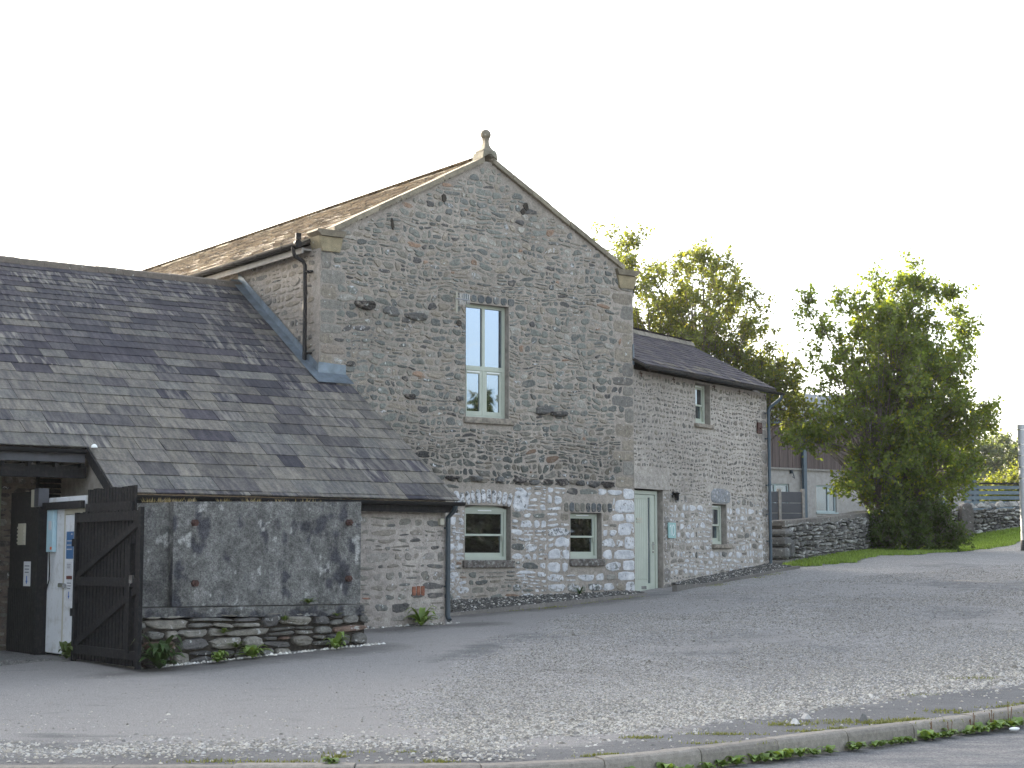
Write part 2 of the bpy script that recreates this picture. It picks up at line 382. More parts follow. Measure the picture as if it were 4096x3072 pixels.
def gz(x, y):
    x = np.asarray(x, float); y = np.asarray(y, float); sh = x.shape
    xf, yf = x.ravel(), y.ravel(); out = np.zeros(len(xf))
    for i in range(0, len(xf), 20000):
        a, b = xf[i:i+20000], yf[i:i+20000]
        d = (a[:, None]-cp[None, :, 0])**2+(b[:, None]-cp[None, :, 1])**2
        out[i:i+20000] = soft(a, -20, 26, .12)*pl[0]+soft(b, 0, 62, .12)*pl[1]+pl[2]+kern(d) @ wts
    return out.reshape(sh)
def gz1(x, y): return float(gz(np.array([x]), np.array([y]))[0])
KX = np.array([-60, -10, -3.9, -.85, .35, 1.2, 1.9, 3.9, 5.4, 8, 14, 40, 200.]); KY = np.array([14.5, 13.3, 12.68, 12.38, 12.52, 13.05, 13.72, 15.35, 16.6, 19.3, 27, 60, 200.])
def kerbY(x):
    x = np.asarray(x, float); s_ = 0
    for d in (-.6, -.3, 0, .3, .6): s_ = s_+np.interp(x+d, KX, KY)
    return s_/5

xs = np.concatenate([-np.geomspace(12, 400, 18)[::-1][:-1], np.arange(-12, 18.01, .16), np.geomspace(18.2, 500, 18)])
os_ = np.concatenate([[0, .02], np.arange(.12, 36, .16), np.geomspace(36.2, 600, 20)])
X, O = np.meshgrid(xs, os_, indexing='ij'); Y = kerbY(X)+O
Z = gz(X, Y)+(fbm(X*1.1, Y*1.1, 0, 3)-.5)*.05*np.clip(O, 0, 1)
dens_l = lambda x, y: (fbm(x*.35+5, y*.35+9, 3.3, 4))
def gravel_cover(x, y):
    """0..1 loose gravel: heavy on the right and along the kerb at left, bare dusty yard at left centre"""
    x = np.asarray(x, float); o = y-kerbY(x); n1 = fbm(x*.55+4, y*.35+1, 1.7, 4)
    edge = np.interp(y, [12, 14.5, 20.6, 26, 31, 36, 60], [-.9, -.9, -.7, .9, 2.3, 4.5, 8])   # bare yard to the left of this line
    right = sstep(-.5, .8, x-edge+(n1-.5)*2.4)
    right *= (.35+.65*sstep(.36, .54, n1+.10*sstep(22, 14, y)))
    left = sstep(.25, .6, o)*sstep(1.9, .5, o+(n1-.5)*2.2)*sstep(3, .5, x)*(.35+.5*sstep(.4, .6, n1))
    strip = sstep(1.7, 1.25, o+(n1-.5)*.5)*sstep(-.5, .3, x)
    strip2 = sstep(.95, .7, o+(n1-.5)*.5)
    g = np.maximum(right, left)*(1-strip*.92)*(1-.75*strip2)
    return np.clip(g, 0, 1)
def verge_mask(x, y):
    # grass verge between yard and boundary wall (wall line known below)
    x = np.asarray(x, float); wy = np.interp(x, [5.9, 9.8, 13.4, 15.4, 30], [37.4, 45.0, 48.9, 50.0, 58])
    low = np.interp(x, [6.0, 6.6, 7.5, 9.0, 10.3, 12, 13.4, 15.4, 30], [37.4, 36.6, 37.6, 39.8, 41.2, 43.5, 45.2, 47.5, 54])
    n1 = fbm(x*1.2, y*1.2, 9, 3)-.5
    return sstep(-.15, .15, y-low+n1*1.6)*sstep(5.9, 6.4, x)*sstep(.6, 0, y-wy-.3)
gc = gravel_cover(X, Y); n2 = fbm(X*.3+8, Y*.22+2, 6.1, 4)
dust = np.clip(sstep(.40, .60, n2+.05)*.9, 0, 1)*sstep(.9, 1.7, O+(n2-.5)*1.5)
dust = np.maximum(dust, .85*sstep(.3, -.5, X-np.interp(Y, [12, 14.5, 20.6, 26, 31, 36, 60], [-.9, -.9, -.7, .9, 2.3, 4.5, 8]))*sstep(1.3, 2.0, O+(n2-.5)*1.2))
# smooth pale tracks crossing the yard
trk = np.exp(-((Y-(20.8+.55*X+(n2-.5)*3))/.9)**2)*.8*sstep(-1, 1.5, X)
dust = np.maximum(dust, trk); gc = gc*(1-.55*trk)
dy_b = np.minimum.reduce([np.hypot(X-q[0], (Y-q[1])) for q in [G(-.9+.5*i, -3.7) for i in range(4)]+[G(-2.6-.4*i, -5.9) for i in range(9)]+[G(1.2+i*.7, -1.5+.1*i) for i in range(8)]])
damp = sstep(1.0, .1, dy_b)*.8
vg = verge_mask(X, Y)*.9
back = sstep(6, 14, Y-(GO.y+ (X-GO.x)*.73+8))
alpha = np.maximum(vg, np.clip(back, 0, 1)*np.where(Y > 52, 1, 0)*.9)
nx, no = X.shape; idx = np.arange(nx*no).reshape(nx, no)
F = np.stack([idx[:-1, :-1], idx[1:, :-1], idx[1:, 1:], idx[:-1, 1:]], -1).reshape(-1, 4)
tag(bulk('ground', np.stack([X, Y, Z], -1).reshape(-1, 3), [F], M['ground'], vcols=np.stack([gc, dust, damp, alpha], -1).reshape(-1, 4), smooth=True), kind='structure')
# road this side of the kerb
ro = np.concatenate([-np.geomspace(.3, 60, 40)[::-1], [-.13, -.02, .05]])
X2, O2 = np.meshgrid(xs, ro, indexing='ij'); Y2 = kerbY(X2)+O2
Z2 = gz(X2, np.maximum(Y2, kerbY(X2)-2))-.145+(fbm(X2*.8, Y2*.8, 5, 2)-.5)*.02
nx, no = X2.shape; idx = np.arange(nx*no).reshape(nx, no)
F = np.stack([idx[:-1, :-1], idx[1:, :-1], idx[1:, 1:], idx[:-1, 1:]], -1).reshape(-1, 4)
tag(bulk('road', np.stack([X2, Y2, Z2], -1).reshape(-1, 3), [F], M['road'], smooth=True), kind='structure')

# ---------------------------------------------------------------- loose stones (octahedral lumps) as one stuff object
def lumps(P, size, cols, flat=.55):
    n = len(P); d = np.array([[1,0,0],[.5,.85,0],[-.5,.85,0],[-1,0,0],[-.5,-.85,0],[.5,-.85,0],[.45,.2,1],[-.4,.1,.95],[0,-.45,.9]], float)
    th = rng.random(n)*2*np.pi; c, s_ = np.cos(th), np.sin(th)
    J = d[None]*(1+(rng.random((n, 9, 3))-.5)*.5); asp = np.stack([np.ones(n), .6+.35*rng.random(n), flat*(.7+.6*rng.random(n))], -1)
    J = J*asp[:, None]*size[:, None, None]
    V = np.stack([J[..., 0]*c[:, None]-J[..., 1]*s_[:, None], J[..., 0]*s_[:, None]+J[..., 1]*c[:, None], J[..., 2]], -1)+P[:, None]
    fq = np.array([[0,1,6],[1,2,7],[1,7,6],[2,3,7],[3,4,8],[3,8,7],[4,5,8],[5,0,6],[5,6,8],[6,7,8]])
    Fa = (np.arange(n)[:, None, None]*9+fq[None]).reshape(-1, 3)
    return V.reshape(-1, 3), Fa, np.repeat(cols, 10, axis=0)
M['pebble'] = attr_mat('limestone_gravel', var=.12, scale=30, bmp=.001, fine=90)
def stone_cols(n, lo=.16, hi=.52):
    v = lo+(hi-lo)*rng.random(n)**1.3; t = rng.random((n, 1))*.05
    return np.c_[v*(1.0+t[:, 0]*1.2), v, v*(.97-t[:, 0]*2.2), np.zeros(n)]
pts = []
need = 125000
while sum(len(p) for p in pts) < need:
    n = 110000; yy = 12.3+rng.random(n)**1.9*30; xx = (rng.random(n)*2-1)*(.335*yy)*(1+.35*rng.random(n)**6)
    ok = (yy > kerbY(xx)+.12); c = gravel_cover(xx, yy); ok &= rng.random(n) < np.maximum(c**1.3, .012)
    wx = (xx-WO.x)*math.sin(WA)-(yy-WO.y)*math.cos(WA); gx = (xx-GO.x)*math.sin(GA)-(yy-GO.y)*math.cos(GA)
    ok &= (wx > .75) & (gx > 1.0) & ((gx > 3.4) | (xx > -.9)) & ((gx > 5.7) | (xx > -1.9)) & (verge_mask(xx, yy) < .1)
    pts.append(np.c_[xx[ok], yy[ok]])
pts = np.concatenate(pts)[:need]
sz = .006+.0085*rng.random(need)**1.8+.018*(rng.random(need) > .988)*rng.random(need)
oo = pts[:, 1]-kerbY(pts[:, 0]); sz *= (1+.02*(pts[:, 1]-12))*(.85+.75*sstep(4.5, 1.2, oo))
P3 = np.c_[pts, gz(pts[:, 0], pts[:, 1])+(fbm(pts[:, 0]*1.1, pts[:, 1]*1.1, 0, 3)-.5)*.05]
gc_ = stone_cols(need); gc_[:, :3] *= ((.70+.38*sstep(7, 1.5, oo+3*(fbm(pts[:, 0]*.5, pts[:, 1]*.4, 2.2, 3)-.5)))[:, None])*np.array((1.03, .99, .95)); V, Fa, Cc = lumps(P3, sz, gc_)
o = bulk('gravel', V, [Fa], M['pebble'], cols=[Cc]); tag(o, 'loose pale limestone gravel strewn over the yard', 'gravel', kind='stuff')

# ---------------------------------------------------------------- rubble masonry
def cells(x0, x1, zb, zt, hrange, wrange, holes=(), inside=None, stack=.28):
    """random courses; returns (cx,cz,hw,hh)"""
    out = []; z = zb
    while z < zt-.03:
        h = min(random.uniform(*hrange), zt-z)
        iv = [(x0, x1)]
        for (a, b, c, d) in holes:
            if c < z+h*.75 and d > z+h*.25:
                nv = []
                for (p, q) in iv:
                    if b <= p or a >= q: nv.append((p, q)); continue
                    if a > p: nv.append((p, a))
                    if b < q: nv.append((b, q))
                iv = nv
        for (p, q) in iv:
            x = p
            while x < q-.04:
                wd = random.uniform(*wrange)*(1 if random.random() < .8 else 1.45)
                if q-x-wd < wrange[0]*.7: wd = q-x
                if random.random() < stack and h > hrange[0]*1.1:
                    k = random.uniform(.38, .62); parts = [(z, h*k), (z+h*k, h*(1-k))]
                else: parts = [(z, h)]
                for (zz, hh) in parts:
                    if len(parts) == 2 and random.random() < .4 and wd > wrange[0]*2:
                        m_ = random.uniform(.35, .65)*wd; segs = [(x, m_), (x+m_, wd-m_)]
                    else: segs = [(x, wd)]
                    for (xx, ww) in segs:
                        cx, cz = xx+ww/2, zz+hh/2
                        if inside is None or inside(cx, cz, ww/2, hh/2): out.append((cx, cz, ww/2, hh/2))
                x += wd
        z += h
    return np.array(out)
def stones_geo(C, gap, prot, mapf, warp=.035, n=11, rnd=.12, holes=(), skew=.15, pm=3.2):
    K = len(C); cx, cz, hw, hh = C.T
    g = gap*(.6+.8*rng.random(K))/2; hw = np.maximum(hw-g, .018); hh = np.maximum(hh-g, .014)
    th = np.linspace(0, 2*np.pi, n, endpoint=False)[None]+(rng.random((K, n))-.5)*.32+rng.random((K, 1))*.4
    p = pm*(.75+.8*rng.random((K, 1))); c, s_ = np.cos(th), np.sin(th)
    r = (np.abs(c)**p+np.abs(s_)**p)**(-1/p)
    r = r*(1+rnd*.7*np.sin(2*th+rng.random((K, 1))*6.3)*.6+rnd*.6*np.sin(3*th+rng.random((K, 1))*6.3)+rnd*(rng.random((K, n))-.5))*.97
    r = np.minimum(r, 1.22)
    px, pz = r*c*hw[:, None], r*s_*hh[:, None]
    px = px+pz*(rng.random((K, 1))-.5)*2*skew; pz = pz+px*(rng.random((K, 1))-.5)*skew*.8
    pr = prot[0]+(prot[1]-prot[0])*rng.random(K)**1.5
    tx, tz = (rng.random((2, K, 1))-.5)*.5
    rings = []
    for sc, dp in ((1.03, -.25), (.95, .62), (.80, .92), (.5, 1.0)):
        X_ = cx[:, None]+px*sc; Z_ = cz[:, None]+pz*sc
        D = pr[:, None]*(dp+(tx*px/hw[:, None]+tz*pz/hh[:, None])*(dp > .5)*.6+(rng.random((K, n))-.5)*.25*(dp > .5))
        rings.append((X_, Z_, D))
    Xc, Zc, Dc = cx, cz, pr*1.0
    X_ = np.concatenate([q[0] for q in rings]+[Xc[:, None]], 1); Z_ = np.concatenate([q[1] for q in rings]+[Zc[:, None]], 1); D_ = np.concatenate([q[2] for q in rings]+[Dc[:, None]], 1)
    if warp:
        fx = (fbm(X_*2.3+3, Z_*2.3, 2.2, 2)-.5)*2*warp; fz = (fbm(X_*1.9+9, Z_*2.2, 7.7, 3)-.5)*3*warp
        k = np.ones_like(X_)
        for (a, b, cc, d) in holes:
            dist = np.maximum(np.maximum(a-X_, X_-b), np.maximum(cc-Z_, Z_-d)); k = np.minimum(k, sstep(0, .25, dist))
        X_ = X_+fx*k; Z_ = Z_+fz*k
    V = mapf(X_, Z_, D_).reshape(-1, 3); m = 4*n+1
    base = np.arange(K)[:, None]*m; i = np.arange(n); j = (i+1) % n; qs = []
    for rg in range(3): qs.append(np.stack([base+rg*n+i, base+rg*n+j, base+(rg+1)*n+j, base+(rg+1)*n+i], -1))
    Q = np.stack(qs, 1).reshape(K, -1, 4); T = np.stack([base+3*n+i, base+3*n+j, base+4*n+0*i], -1)
    return V, Q, T
def rubble(name, C, gap, prot, mapf, colf, mat, parent, **kw):
    V, Q, T = stones_geo(C, gap, prot, mapf, **kw); K = len(C); col = colf(C)
    return bulk(name, V, [Q.reshape(-1, 4), T.reshape(-1, 3)], mat, parent, cols=[np.repeat(col, Q.shape[1], 0), np.repeat(col, T.shape[1], 0)])
def palette(K, cols, wts, jit=.14):
    c = np.array(cols)[rng.choice(len(cols), K, p=np.array(wts)/sum(wts))]
    v = 1+(rng.random((K, 1))-.5)*2*jit; return c*v
PAL = [(.160,.168,.150), (.120,.126,.118), (.205,.195,.165), (.240,.212,.170), (.082,.080,.078), (.26,.25,.22), (.25,.17,.12)]
def mortar_grid(name, x0, x1, z0, z1, holes, inside, mapf, parent, col=(.315,.28,.24), step=.055, relief=.014, wash=None, mat=None):
    gx = set(np.round(np.arange(x0, x1, step), 4))|{x1}; gz_ = set(np.round(np.arange(z0, z1, step), 4))|{z1}
    for (a, b, c, d) in holes:
        for v in (a, b):
            gx = {q for q in gx if abs(q-v) > .02}|{v}
        for v in (c, d): gz_ = {q for q in gz_ if abs(q-v) > .02}|{v}
    gx = np.array(sorted(gx)); gzz = np.array(sorted(gz_)); X_, Z_ = np.meshgrid(gx, gzz, indexing='ij')
    rl = (fbm(X_*6, Z_*6, 4.4, 3)-.5)*2*relief; k = np.ones_like(X_)
    for (a, b, c, d) in holes:
        dist = np.maximum(np.maximum(a-X_, X_-b), np.maximum(c-Z_, Z_-d)); k = np.minimum(k, sstep(0, .05, np.abs(dist)))
    V = mapf(X_, Z_, rl*k).reshape(-1, 3); nx, nz = X_.shape; idx = np.arange(nx*nz).reshape(nx, nz)
    cx, cz = (gx[:-1]+gx[1:])/2, (gzz[:-1]+gzz[1:])/2; CX, CZ = np.meshgrid(cx, cz, indexing='ij'); ok = np.ones_like(CX, bool)
    for (a, b, c, d) in holes: ok &= ~((CX > a) & (CX < b) & (CZ > c) & (CZ < d))
    if inside is not None: ok &= inside(CX, CZ)
    F_ = np.stack([idx[:-1, :-1], idx[1:, :-1], idx[1:, 1:], idx[:-1, 1:]], -1)[ok]
    cc = np.zeros((nx*nz, 4)); cc[:, :3] = col; t = fbm(X_*.9, Z_*.9, 8, 3).ravel()
    cc[:, :3] *= (.72+.56*t)[:, None]; 
    if wash is not None: cc[:, 3] = wash(X_, Z_).ravel()
    return bulk(name, V, [F_], mat or M['mortar'], parent, vcols=cc, smooth=True)
def reveals(mb, holes, depth, mapf):
    for (a, b, c, d) in holes:
        P = lambda x, z, q: tuple(np.array(mapf(np.array(x), np.array(z), np.array(q))).ravel())
        for (p, q) in (((a, c), (a, d)), ((b, c), (b, d)), ((a, c), (b, c)), ((a, d), (b, d))):
            mb.add([P(*p, 0.0), P(*q, 0.0), P(*q, -depth), P(*p, -depth)], [(0, 1, 2, 3)])
mapF = lambda X_, Z_, D_: np.stack([X_, -D_, Z_], -1)          # front plane, outward -y
def mapS(x0): return lambda Y_, Z_, D_: np.stack([x0-D_, Y_, Z_], -1)   # left side plane, outward -x
def mapFy(y0): return lambda X_, Z_, D_: np.stack([X_, y0-D_, Z_], -1)

def sash(parent, x0, x1, z0, z1, y, name='window', horn=True, sill=None, mats=('sage', 'glass')):
    """vertical sliding sash window: outer frame, two sashes, panes; y = face of the frame"""
    f = MB(); t = .055
    f.box((x0, y, z0), (x0+t, y+.09, z1)); f.box((x1-t, y, z0), (x1, y+.09, z1)); f.box((x0+t, y, z1-t), (x1-t, y+.09, z1)); f.box((x0+t, y-.02, z0), (x1-t, y+.09, z0+t*1.1))
    fr = f.build(name, M[mats[0]], parent)
    zm = (z0+z1)/2-.01; s_ = .042
    for (a, b, yy) in ((zm-.018, z1-t, y+.022), (z0+t*1.1, zm+.018, y+.052)):
        m_ = MB(); xa, xb = x0+t, x1-t
        m_.box((xa, yy, a), (xa+s_, yy+.028, b)); m_.box((xb-s_, yy, a), (xb, yy+.028, b)); m_.box((xa+s_, yy, a), (xb-s_, yy+.028, a+(.036 if a > z0+.2 else .07))); m_.box((xa+s_, yy, b-.036), (xb-s_, yy+.028, b))
        m_.build('sash', M[mats[0]], fr)
        g = MB(); g.add([(xa+s_*.9, yy+.016, a+.02), (xb-s_*.9, yy+.016, a+.02), (xb-s_*.9, yy+.016, b-.02), (xa+s_*.9, yy+.016, b-.02)], [(0, 1, 2, 3)]); g.build('pane', M[mats[1]], fr)
    if horn:
        v = MB(); c = (x0+x1)/2; v.box((c-.15, y-.012, z1-t+.012), (c+.15, y+.0, z1-t+.03)); v.build('trickle_vent', M['signwhite'], fr)
        h = MB(); h.box((x1-t-.035, y+.005, zm-.10), (x1-t-.008, y+.022, zm-.02), bev=.005); h.build('sash_horn', M[mats[0]], fr)
    return fr

# ================================================================ STONE BARN (gable building)
barn = empty('stone_barn', G(0, 0, 0), GA, 'tall rubble stone barn with a ball finial on its gable and whitewashed foot', 'barn')
BW, AX, AZ, EZ = 7.06, 3.52, 8.93, 7.06
gable_top = lambda x: AZ-(AZ-EZ)*np.abs(np.asarray(x)-AX)/AX
holes = [(3.05, 4.02, 4.10, 6.20), (3.04, 4.07, 1.50, 2.50), (5.46, 6.23, 1.52, 2.40)]
ins = lambda x, z: z < gable_top(x)
washf = lambda X_, Z_: np.where((Z_ < 2.95), .0, 0)+np.clip(sstep(.35, .1, np.abs(X_-4.38))*sstep(2.45, 2.2, Z_)*.42+sstep(.30, .1, np.abs(X_-4.35))*sstep(.35, .15, np.abs(Z_-2.62))*.5+sstep(.2, .1, np.abs(X_-2.85))*sstep(2.4, 2.2, Z_)*.45+sstep(.2, .1, np.abs(X_-5.3))*sstep(2.2, 2.0, Z_)*sstep(1.2, 1.5, Z_)*.45, 0, 1)
mortar_grid('wall', 0, BW, .2, 8.95, holes, ins, mapF, barn, wash=washf)
qs = 2.93
def in_gable(cx, cz, hw, hh): return cz+hh < gable_top(cx)-.03 and cz+hh < gable_top(cx-hw)-.01 and cz+hh < gable_top(cx+hw)-.01
# quoins at both corners are laid as larger dressed stones
def quoins(xedge, sgn, zb, zt):
    out = []; z = zb; k = 0
    while z < zt-.1:
        h = random.uniform(.17, .32); h = min(h, zt-z); wd = random.uniform(.42, .62) if k % 2 else random.uniform(.22, .34)
        out.append((xedge+sgn*wd/2, z+h/2, wd/2, h/2)); z += h; k += 1
    return np.array(out)
QL = quoins(0.0, 1, 4.3, 6.85); QR = quoins(BW, -1, .8, 6.75)
lint = [(2.93, 4.15, 6.20, 6.38), (2.93, 4.15, 2.50, 2.80), (5.28, 6.50, 2.40, 2.62), (2.98, 4.16, 1.36, 1.50), (5.43, 6.30, 1.38, 1.52), (3.0, 4.1, 3.98, 4.10)]
bandH = [(0, BW, 2.88, 3.04)]
allh = holes+lint+[(q[0]-q[2], q[0]+q[2], q[1]-q[3], q[1]+q[3]) for q in np.concatenate([QL, QR])]
big = [(1.26,1.62,5.80,5.98,.07),(1.70,2.22,5.76,5.92,.03),(4.62,5.05,4.22,4.40,.03),(.70,1.12,5.86,6.04,.05),(5.0,5.4,4.2,4.32,.02)]
C1 = cells(0, 4.9, .3, 2.88, (.09, .19), (.10, .36), allh, None, .30); C1b = cells(4.9, BW, .3, 2.88, (.10, .24), (.14, .50), allh, None, .28); C1 = np.concatenate([C1, C1b])
C2 = cells(0, BW, 2.90, 8.9, (.07, .155), (.08, .27), allh, in_gable, .25)
sel = C2[:, 1] > 0
def col_up(C):
    K = len(C); c = palette(K, PAL, [30, 18, 20, 15, 4, 12, 1.2])*1.12
    z = C[:, 1]; n_ = fbm(C[:, 0]*.5, z*.5, 3, 3)
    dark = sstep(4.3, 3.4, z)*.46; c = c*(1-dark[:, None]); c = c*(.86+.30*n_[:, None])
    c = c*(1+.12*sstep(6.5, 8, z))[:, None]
    a = (rng.random(K) < .10)*.40; return np.c_[c, a]
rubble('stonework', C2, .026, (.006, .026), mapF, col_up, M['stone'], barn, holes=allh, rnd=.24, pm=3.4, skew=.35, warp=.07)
def col_lo(C):
    K = len(C); c = palette(K, PAL, [24, 14, 20, 18, 3, 16, 1]); a = np.where(rng.random(K) < .85, .60+.40*rng.random(K), .22)
    dull = ((C[:, 0] > 3.0) & (C[:, 0] < 4.1) & (C[:, 1] < 1.36)); a = np.where(dull, .12+.15*rng.random(K), a)
    a = a*np.where(C[:, 1] < 1.05, .75, 1); return np.c_[c, a]
rubble('whitewashed_stonework', C1, .050, (.006, .022), mapF, col_lo, M['stone'], barn, holes=allh, rnd=.17, pm=4.5)
def col_q(C):
    K = len(C); c = palette(K, [(.25,.22,.175), (.215,.205,.18), (.235,.20,.165), (.165,.158,.145)], [3, 4, 2, 2]); z = C[:, 1]
    a = np.where((z < 2.85), .62+.3*rng.random(K), .0); return np.c_[c, a]
for Q_ in (QL, QR): rubble('quoin', Q_, .018, (.006, .014), mapF, col_q, M['stone'], barn, rnd=.035, skew=.02, warp=0, pm=9, n=20)
# projecting through-stones in a row above the whitewash, and a few higher up
pr = []; x = 2.62
for cxs in (2.74, 3.27, 3.82, 4.27, 4.60, 4.92, 5.28, 5.69, 6.04, 6.38): pr.append((cxs, 2.965+random.uniform(-.02, .02), random.uniform(.09, .17), random.uniform(.045, .075)))
for (a, b, c, d, e) in big: pr.append(((a+b)/2, (c+d)/2, (b-a)/2, (d-c)/2))
for q in ((1.85, 4.40, .12, .06), (.62, 4.9, .1, .05), (2.9, 4.42, .08, .05), (.25, 3.05, .1, .05)): pr.append(q)
rubble('projecting_stone', np.array(pr), .01, (.05, .14), mapF, lambda C: np.c_[palette(len(C), [(.055,.05,.047), (.085,.083,.08), (.13,.13,.125)], [5, 3, 2]), np.zeros(len(C))], M['stone'], barn, warp=0, rnd=.16)
h_ = MB()
for (hx, hz, sx, sz_) in ((2.54, 8.07, .05, .09), (1.44, 7.46, .03, .10), (4.41, 8.16, .06, .08), (4.33, 8.04, .05, .06), (2.88, 5.80, .06, .06)):
    pp = [(hx+sx*math.cos(t)*random.uniform(.7, 1.2)+.35*sz_*math.sin(t)*-.4, hz+sz_*math.sin(t)*random.uniform(.75, 1.15)) for t in np.linspace(0, 2*math.pi, 9)[:-1]]
    h_.prism(pp, -.034, -.012)
h_.build('wall_hole', M['soil'], barn)
# lintels: soldier stones
def soldiers(name, x0, x1, z0, z1, n, cols, wash=0.0, prot=.02, arch=0.0):
    e = np.linspace(x0, x1, n+1); C = np.array([((e[i]+e[i+1])/2, (z0+z1)/2, (e[i+1]-e[i])/2, (z1-z0)/2) for i in range(n)])
    def mp(X_, Z_, D_):
        t = (X_-(x0+x1)/2)/((x1-x0)/2)
        return np.stack([X_+(Z_-z0)*t*arch*1.2, -D_, Z_-arch*.34*t*t], -1)
    rubble(name, C, .018, (prot*.6, prot), mp, lambda C: np.c_[palette(len(C), cols, [1]*len(cols), .15), np.full(len(C), wash)], M['stone'], barn, warp=0, rnd=.03, skew=.03)
soldiers('lintel', 2.96, 4.16, 6.205, 6.37, 7, [(.115,.13,.13), (.09,.10,.105), (.16,.165,.16)])
soldiers('lintel', 5.30, 6.50, 2.405, 2.60, 9, [(.10,.11,.115), (.075,.085,.09), (.16,.155,.13)])
soldiers('arch_lintel', 2.96, 4.06, 2.53, 2.80, 10, [(.14,.14,.135), (.11,.11,.11)], wash=.62, arch=.22)
rubble('skewback_stone', np.array([(4.30, 2.60, .19, .21), (2.86, 2.60, .08, .14)]), .01, (.015, .022), mapF, lambda C: np.c_[palette(len(C), [(.2,.2,.2)], [1]), [.66]*len(C)], M['stone'], barn, warp=0)
rv = MB(); reveals(rv, holes, .24, mapF)
for (a, b, c, d) in holes: rv.box((a-.04, .24, c-.04), (b+.04, .26, d+.04))
rv.build('window_reveal', M['reveal'], barn)
# sills
for (a, b, z0_, z1_, m_) in ((3.0, 4.12, 3.985, 4.10, 'sillpale'), (2.99, 4.13, 1.37, 1.505, 'sill'), (5.44, 6.28, 1.39, 1.525, 'sill')):
    s_ = MB(); s_.box((a, -.06, z0_), (b, .20, z1_), bev=.012); s_.build('window_sill', M[m_], barn)
# upper window: two fixed lights over two casements
f = MB(); x0, x1, z0, z1, y = 3.05, 4.02, 4.10, 6.20, .13; t = .06
f.box((x0, y, z0), (x0+t, y+.09, z1)); f.box((x1-t, y, z0), (x1, y+.09, z1)); f.box((x0+t, y, z1-t), (x1-t, y+.09, z1)); f.box((x0+t, y-.015, z0), (x1-t, y+.09, z0+.05))
zt_ = 5.02; xm = (x0+x1)/2+.0; f.box((x0+t, y, zt_-.04), (x1-t, y+.09, zt_+.04)); f.box((xm-.03, y, zt_+.04), (xm+.03, y+.09, z1-t)); f.box((xm-.022, y+.003, z0+.05), (xm+.022, y+.09, zt_-.04))
uw = f.build('window', M['sage'], barn)
for (a, b, c, d) in ((x0+t, xm-.03, zt_+.04, z1-t), (xm+.03, x1-t, zt_+.04, z1-t)):
    g = MB(); g.add([(a, y+.035, c), (b, y+.035, c), (b, y+.035, d), (a, y+.035, d)], [(0,1,2,3)]); g.build('pane', M['glass'], uw)
for (a, b) in ((x0+t+.004, xm-.026), (xm+.026, x1-t-.004)):
    c, d = z0+.055, zt_-.045; m_ = MB(); k = .055
    m_.box((a, y+.008, c), (a+k, y+.05, d)); m_.box((b-k, y+.008, c), (b, y+.05, d)); m_.box((a+k, y+.008, c), (b-k, y+.05, c+.07)); m_.box((a+k, y+.008, d-k), (b-k, y+.05, d)); cs = m_.build('casement', M['sage'], barn); cs.parent = uw
    g = MB(); g.add([(a+k, y+.03, c+.07), (b-k, y+.03, c+.07), (b-k, y+.03, d-k), (a+k, y+.03, d-k)], [(0,1,2,3)]); g.build('pane', M['glass'], uw)
    v = MB(); v.box((a+.05, y-.008, d-.035), (b-.06, y+.006, d-.015)); v.build('trickle_vent', M['signwhite'], uw)
sash(barn, 3.06, 4.05, 1.51, 2.44, .12); sash(barn, 5.48, 6.21, 1.53, 2.385, .12)
ah = MB(); ah.prism([(3.05, 2.43)]+[(3.05+1.0*i/10, 2.43+.075*(1-((i-5)/5)**2)) for i in range(11)]+[(4.05, 2.43)], .125, .16); ah.build('window_head', M['sage'], barn)

# left side wall (x=0), back wall, right wall
DEP = 17.0
mortar_grid('side_wall', 0.0, DEP, .2, 6.97, [], None, mapS(0.0), barn, step=.12)
CS = cells(0, 7.0, 3.0, 6.92, (.08, .17), (.12, .4), [(q[0], q[0]+.01, 0, 0) for q in QL], None, .3)
CS = CS[(CS[:, 0]-CS[:, 2] > .0)]
rubble('side_stonework', CS, .05, (.006, .02), mapS(0.0), lambda C: np.c_[palette(len(C), [(.22,.19,.15), (.27,.235,.19), (.17,.16,.14), (.12,.115,.105), (.30,.27,.23)], [4, 4, 3, 2, 2]), np.zeros(len(C))], M['stone'], barn)
bk = MB(); bk.box((0.02, DEP-.3, .2), (BW, DEP, 6.9)); bk.box((BW-.3, .02, .2), (BW-.003, DEP, 6.95)); bk.prism([(0.02, 6.9), (BW, 6.9), (AX, 8.85)], DEP-.3, DEP); bk.build('rear_wall', M['render'], barn)
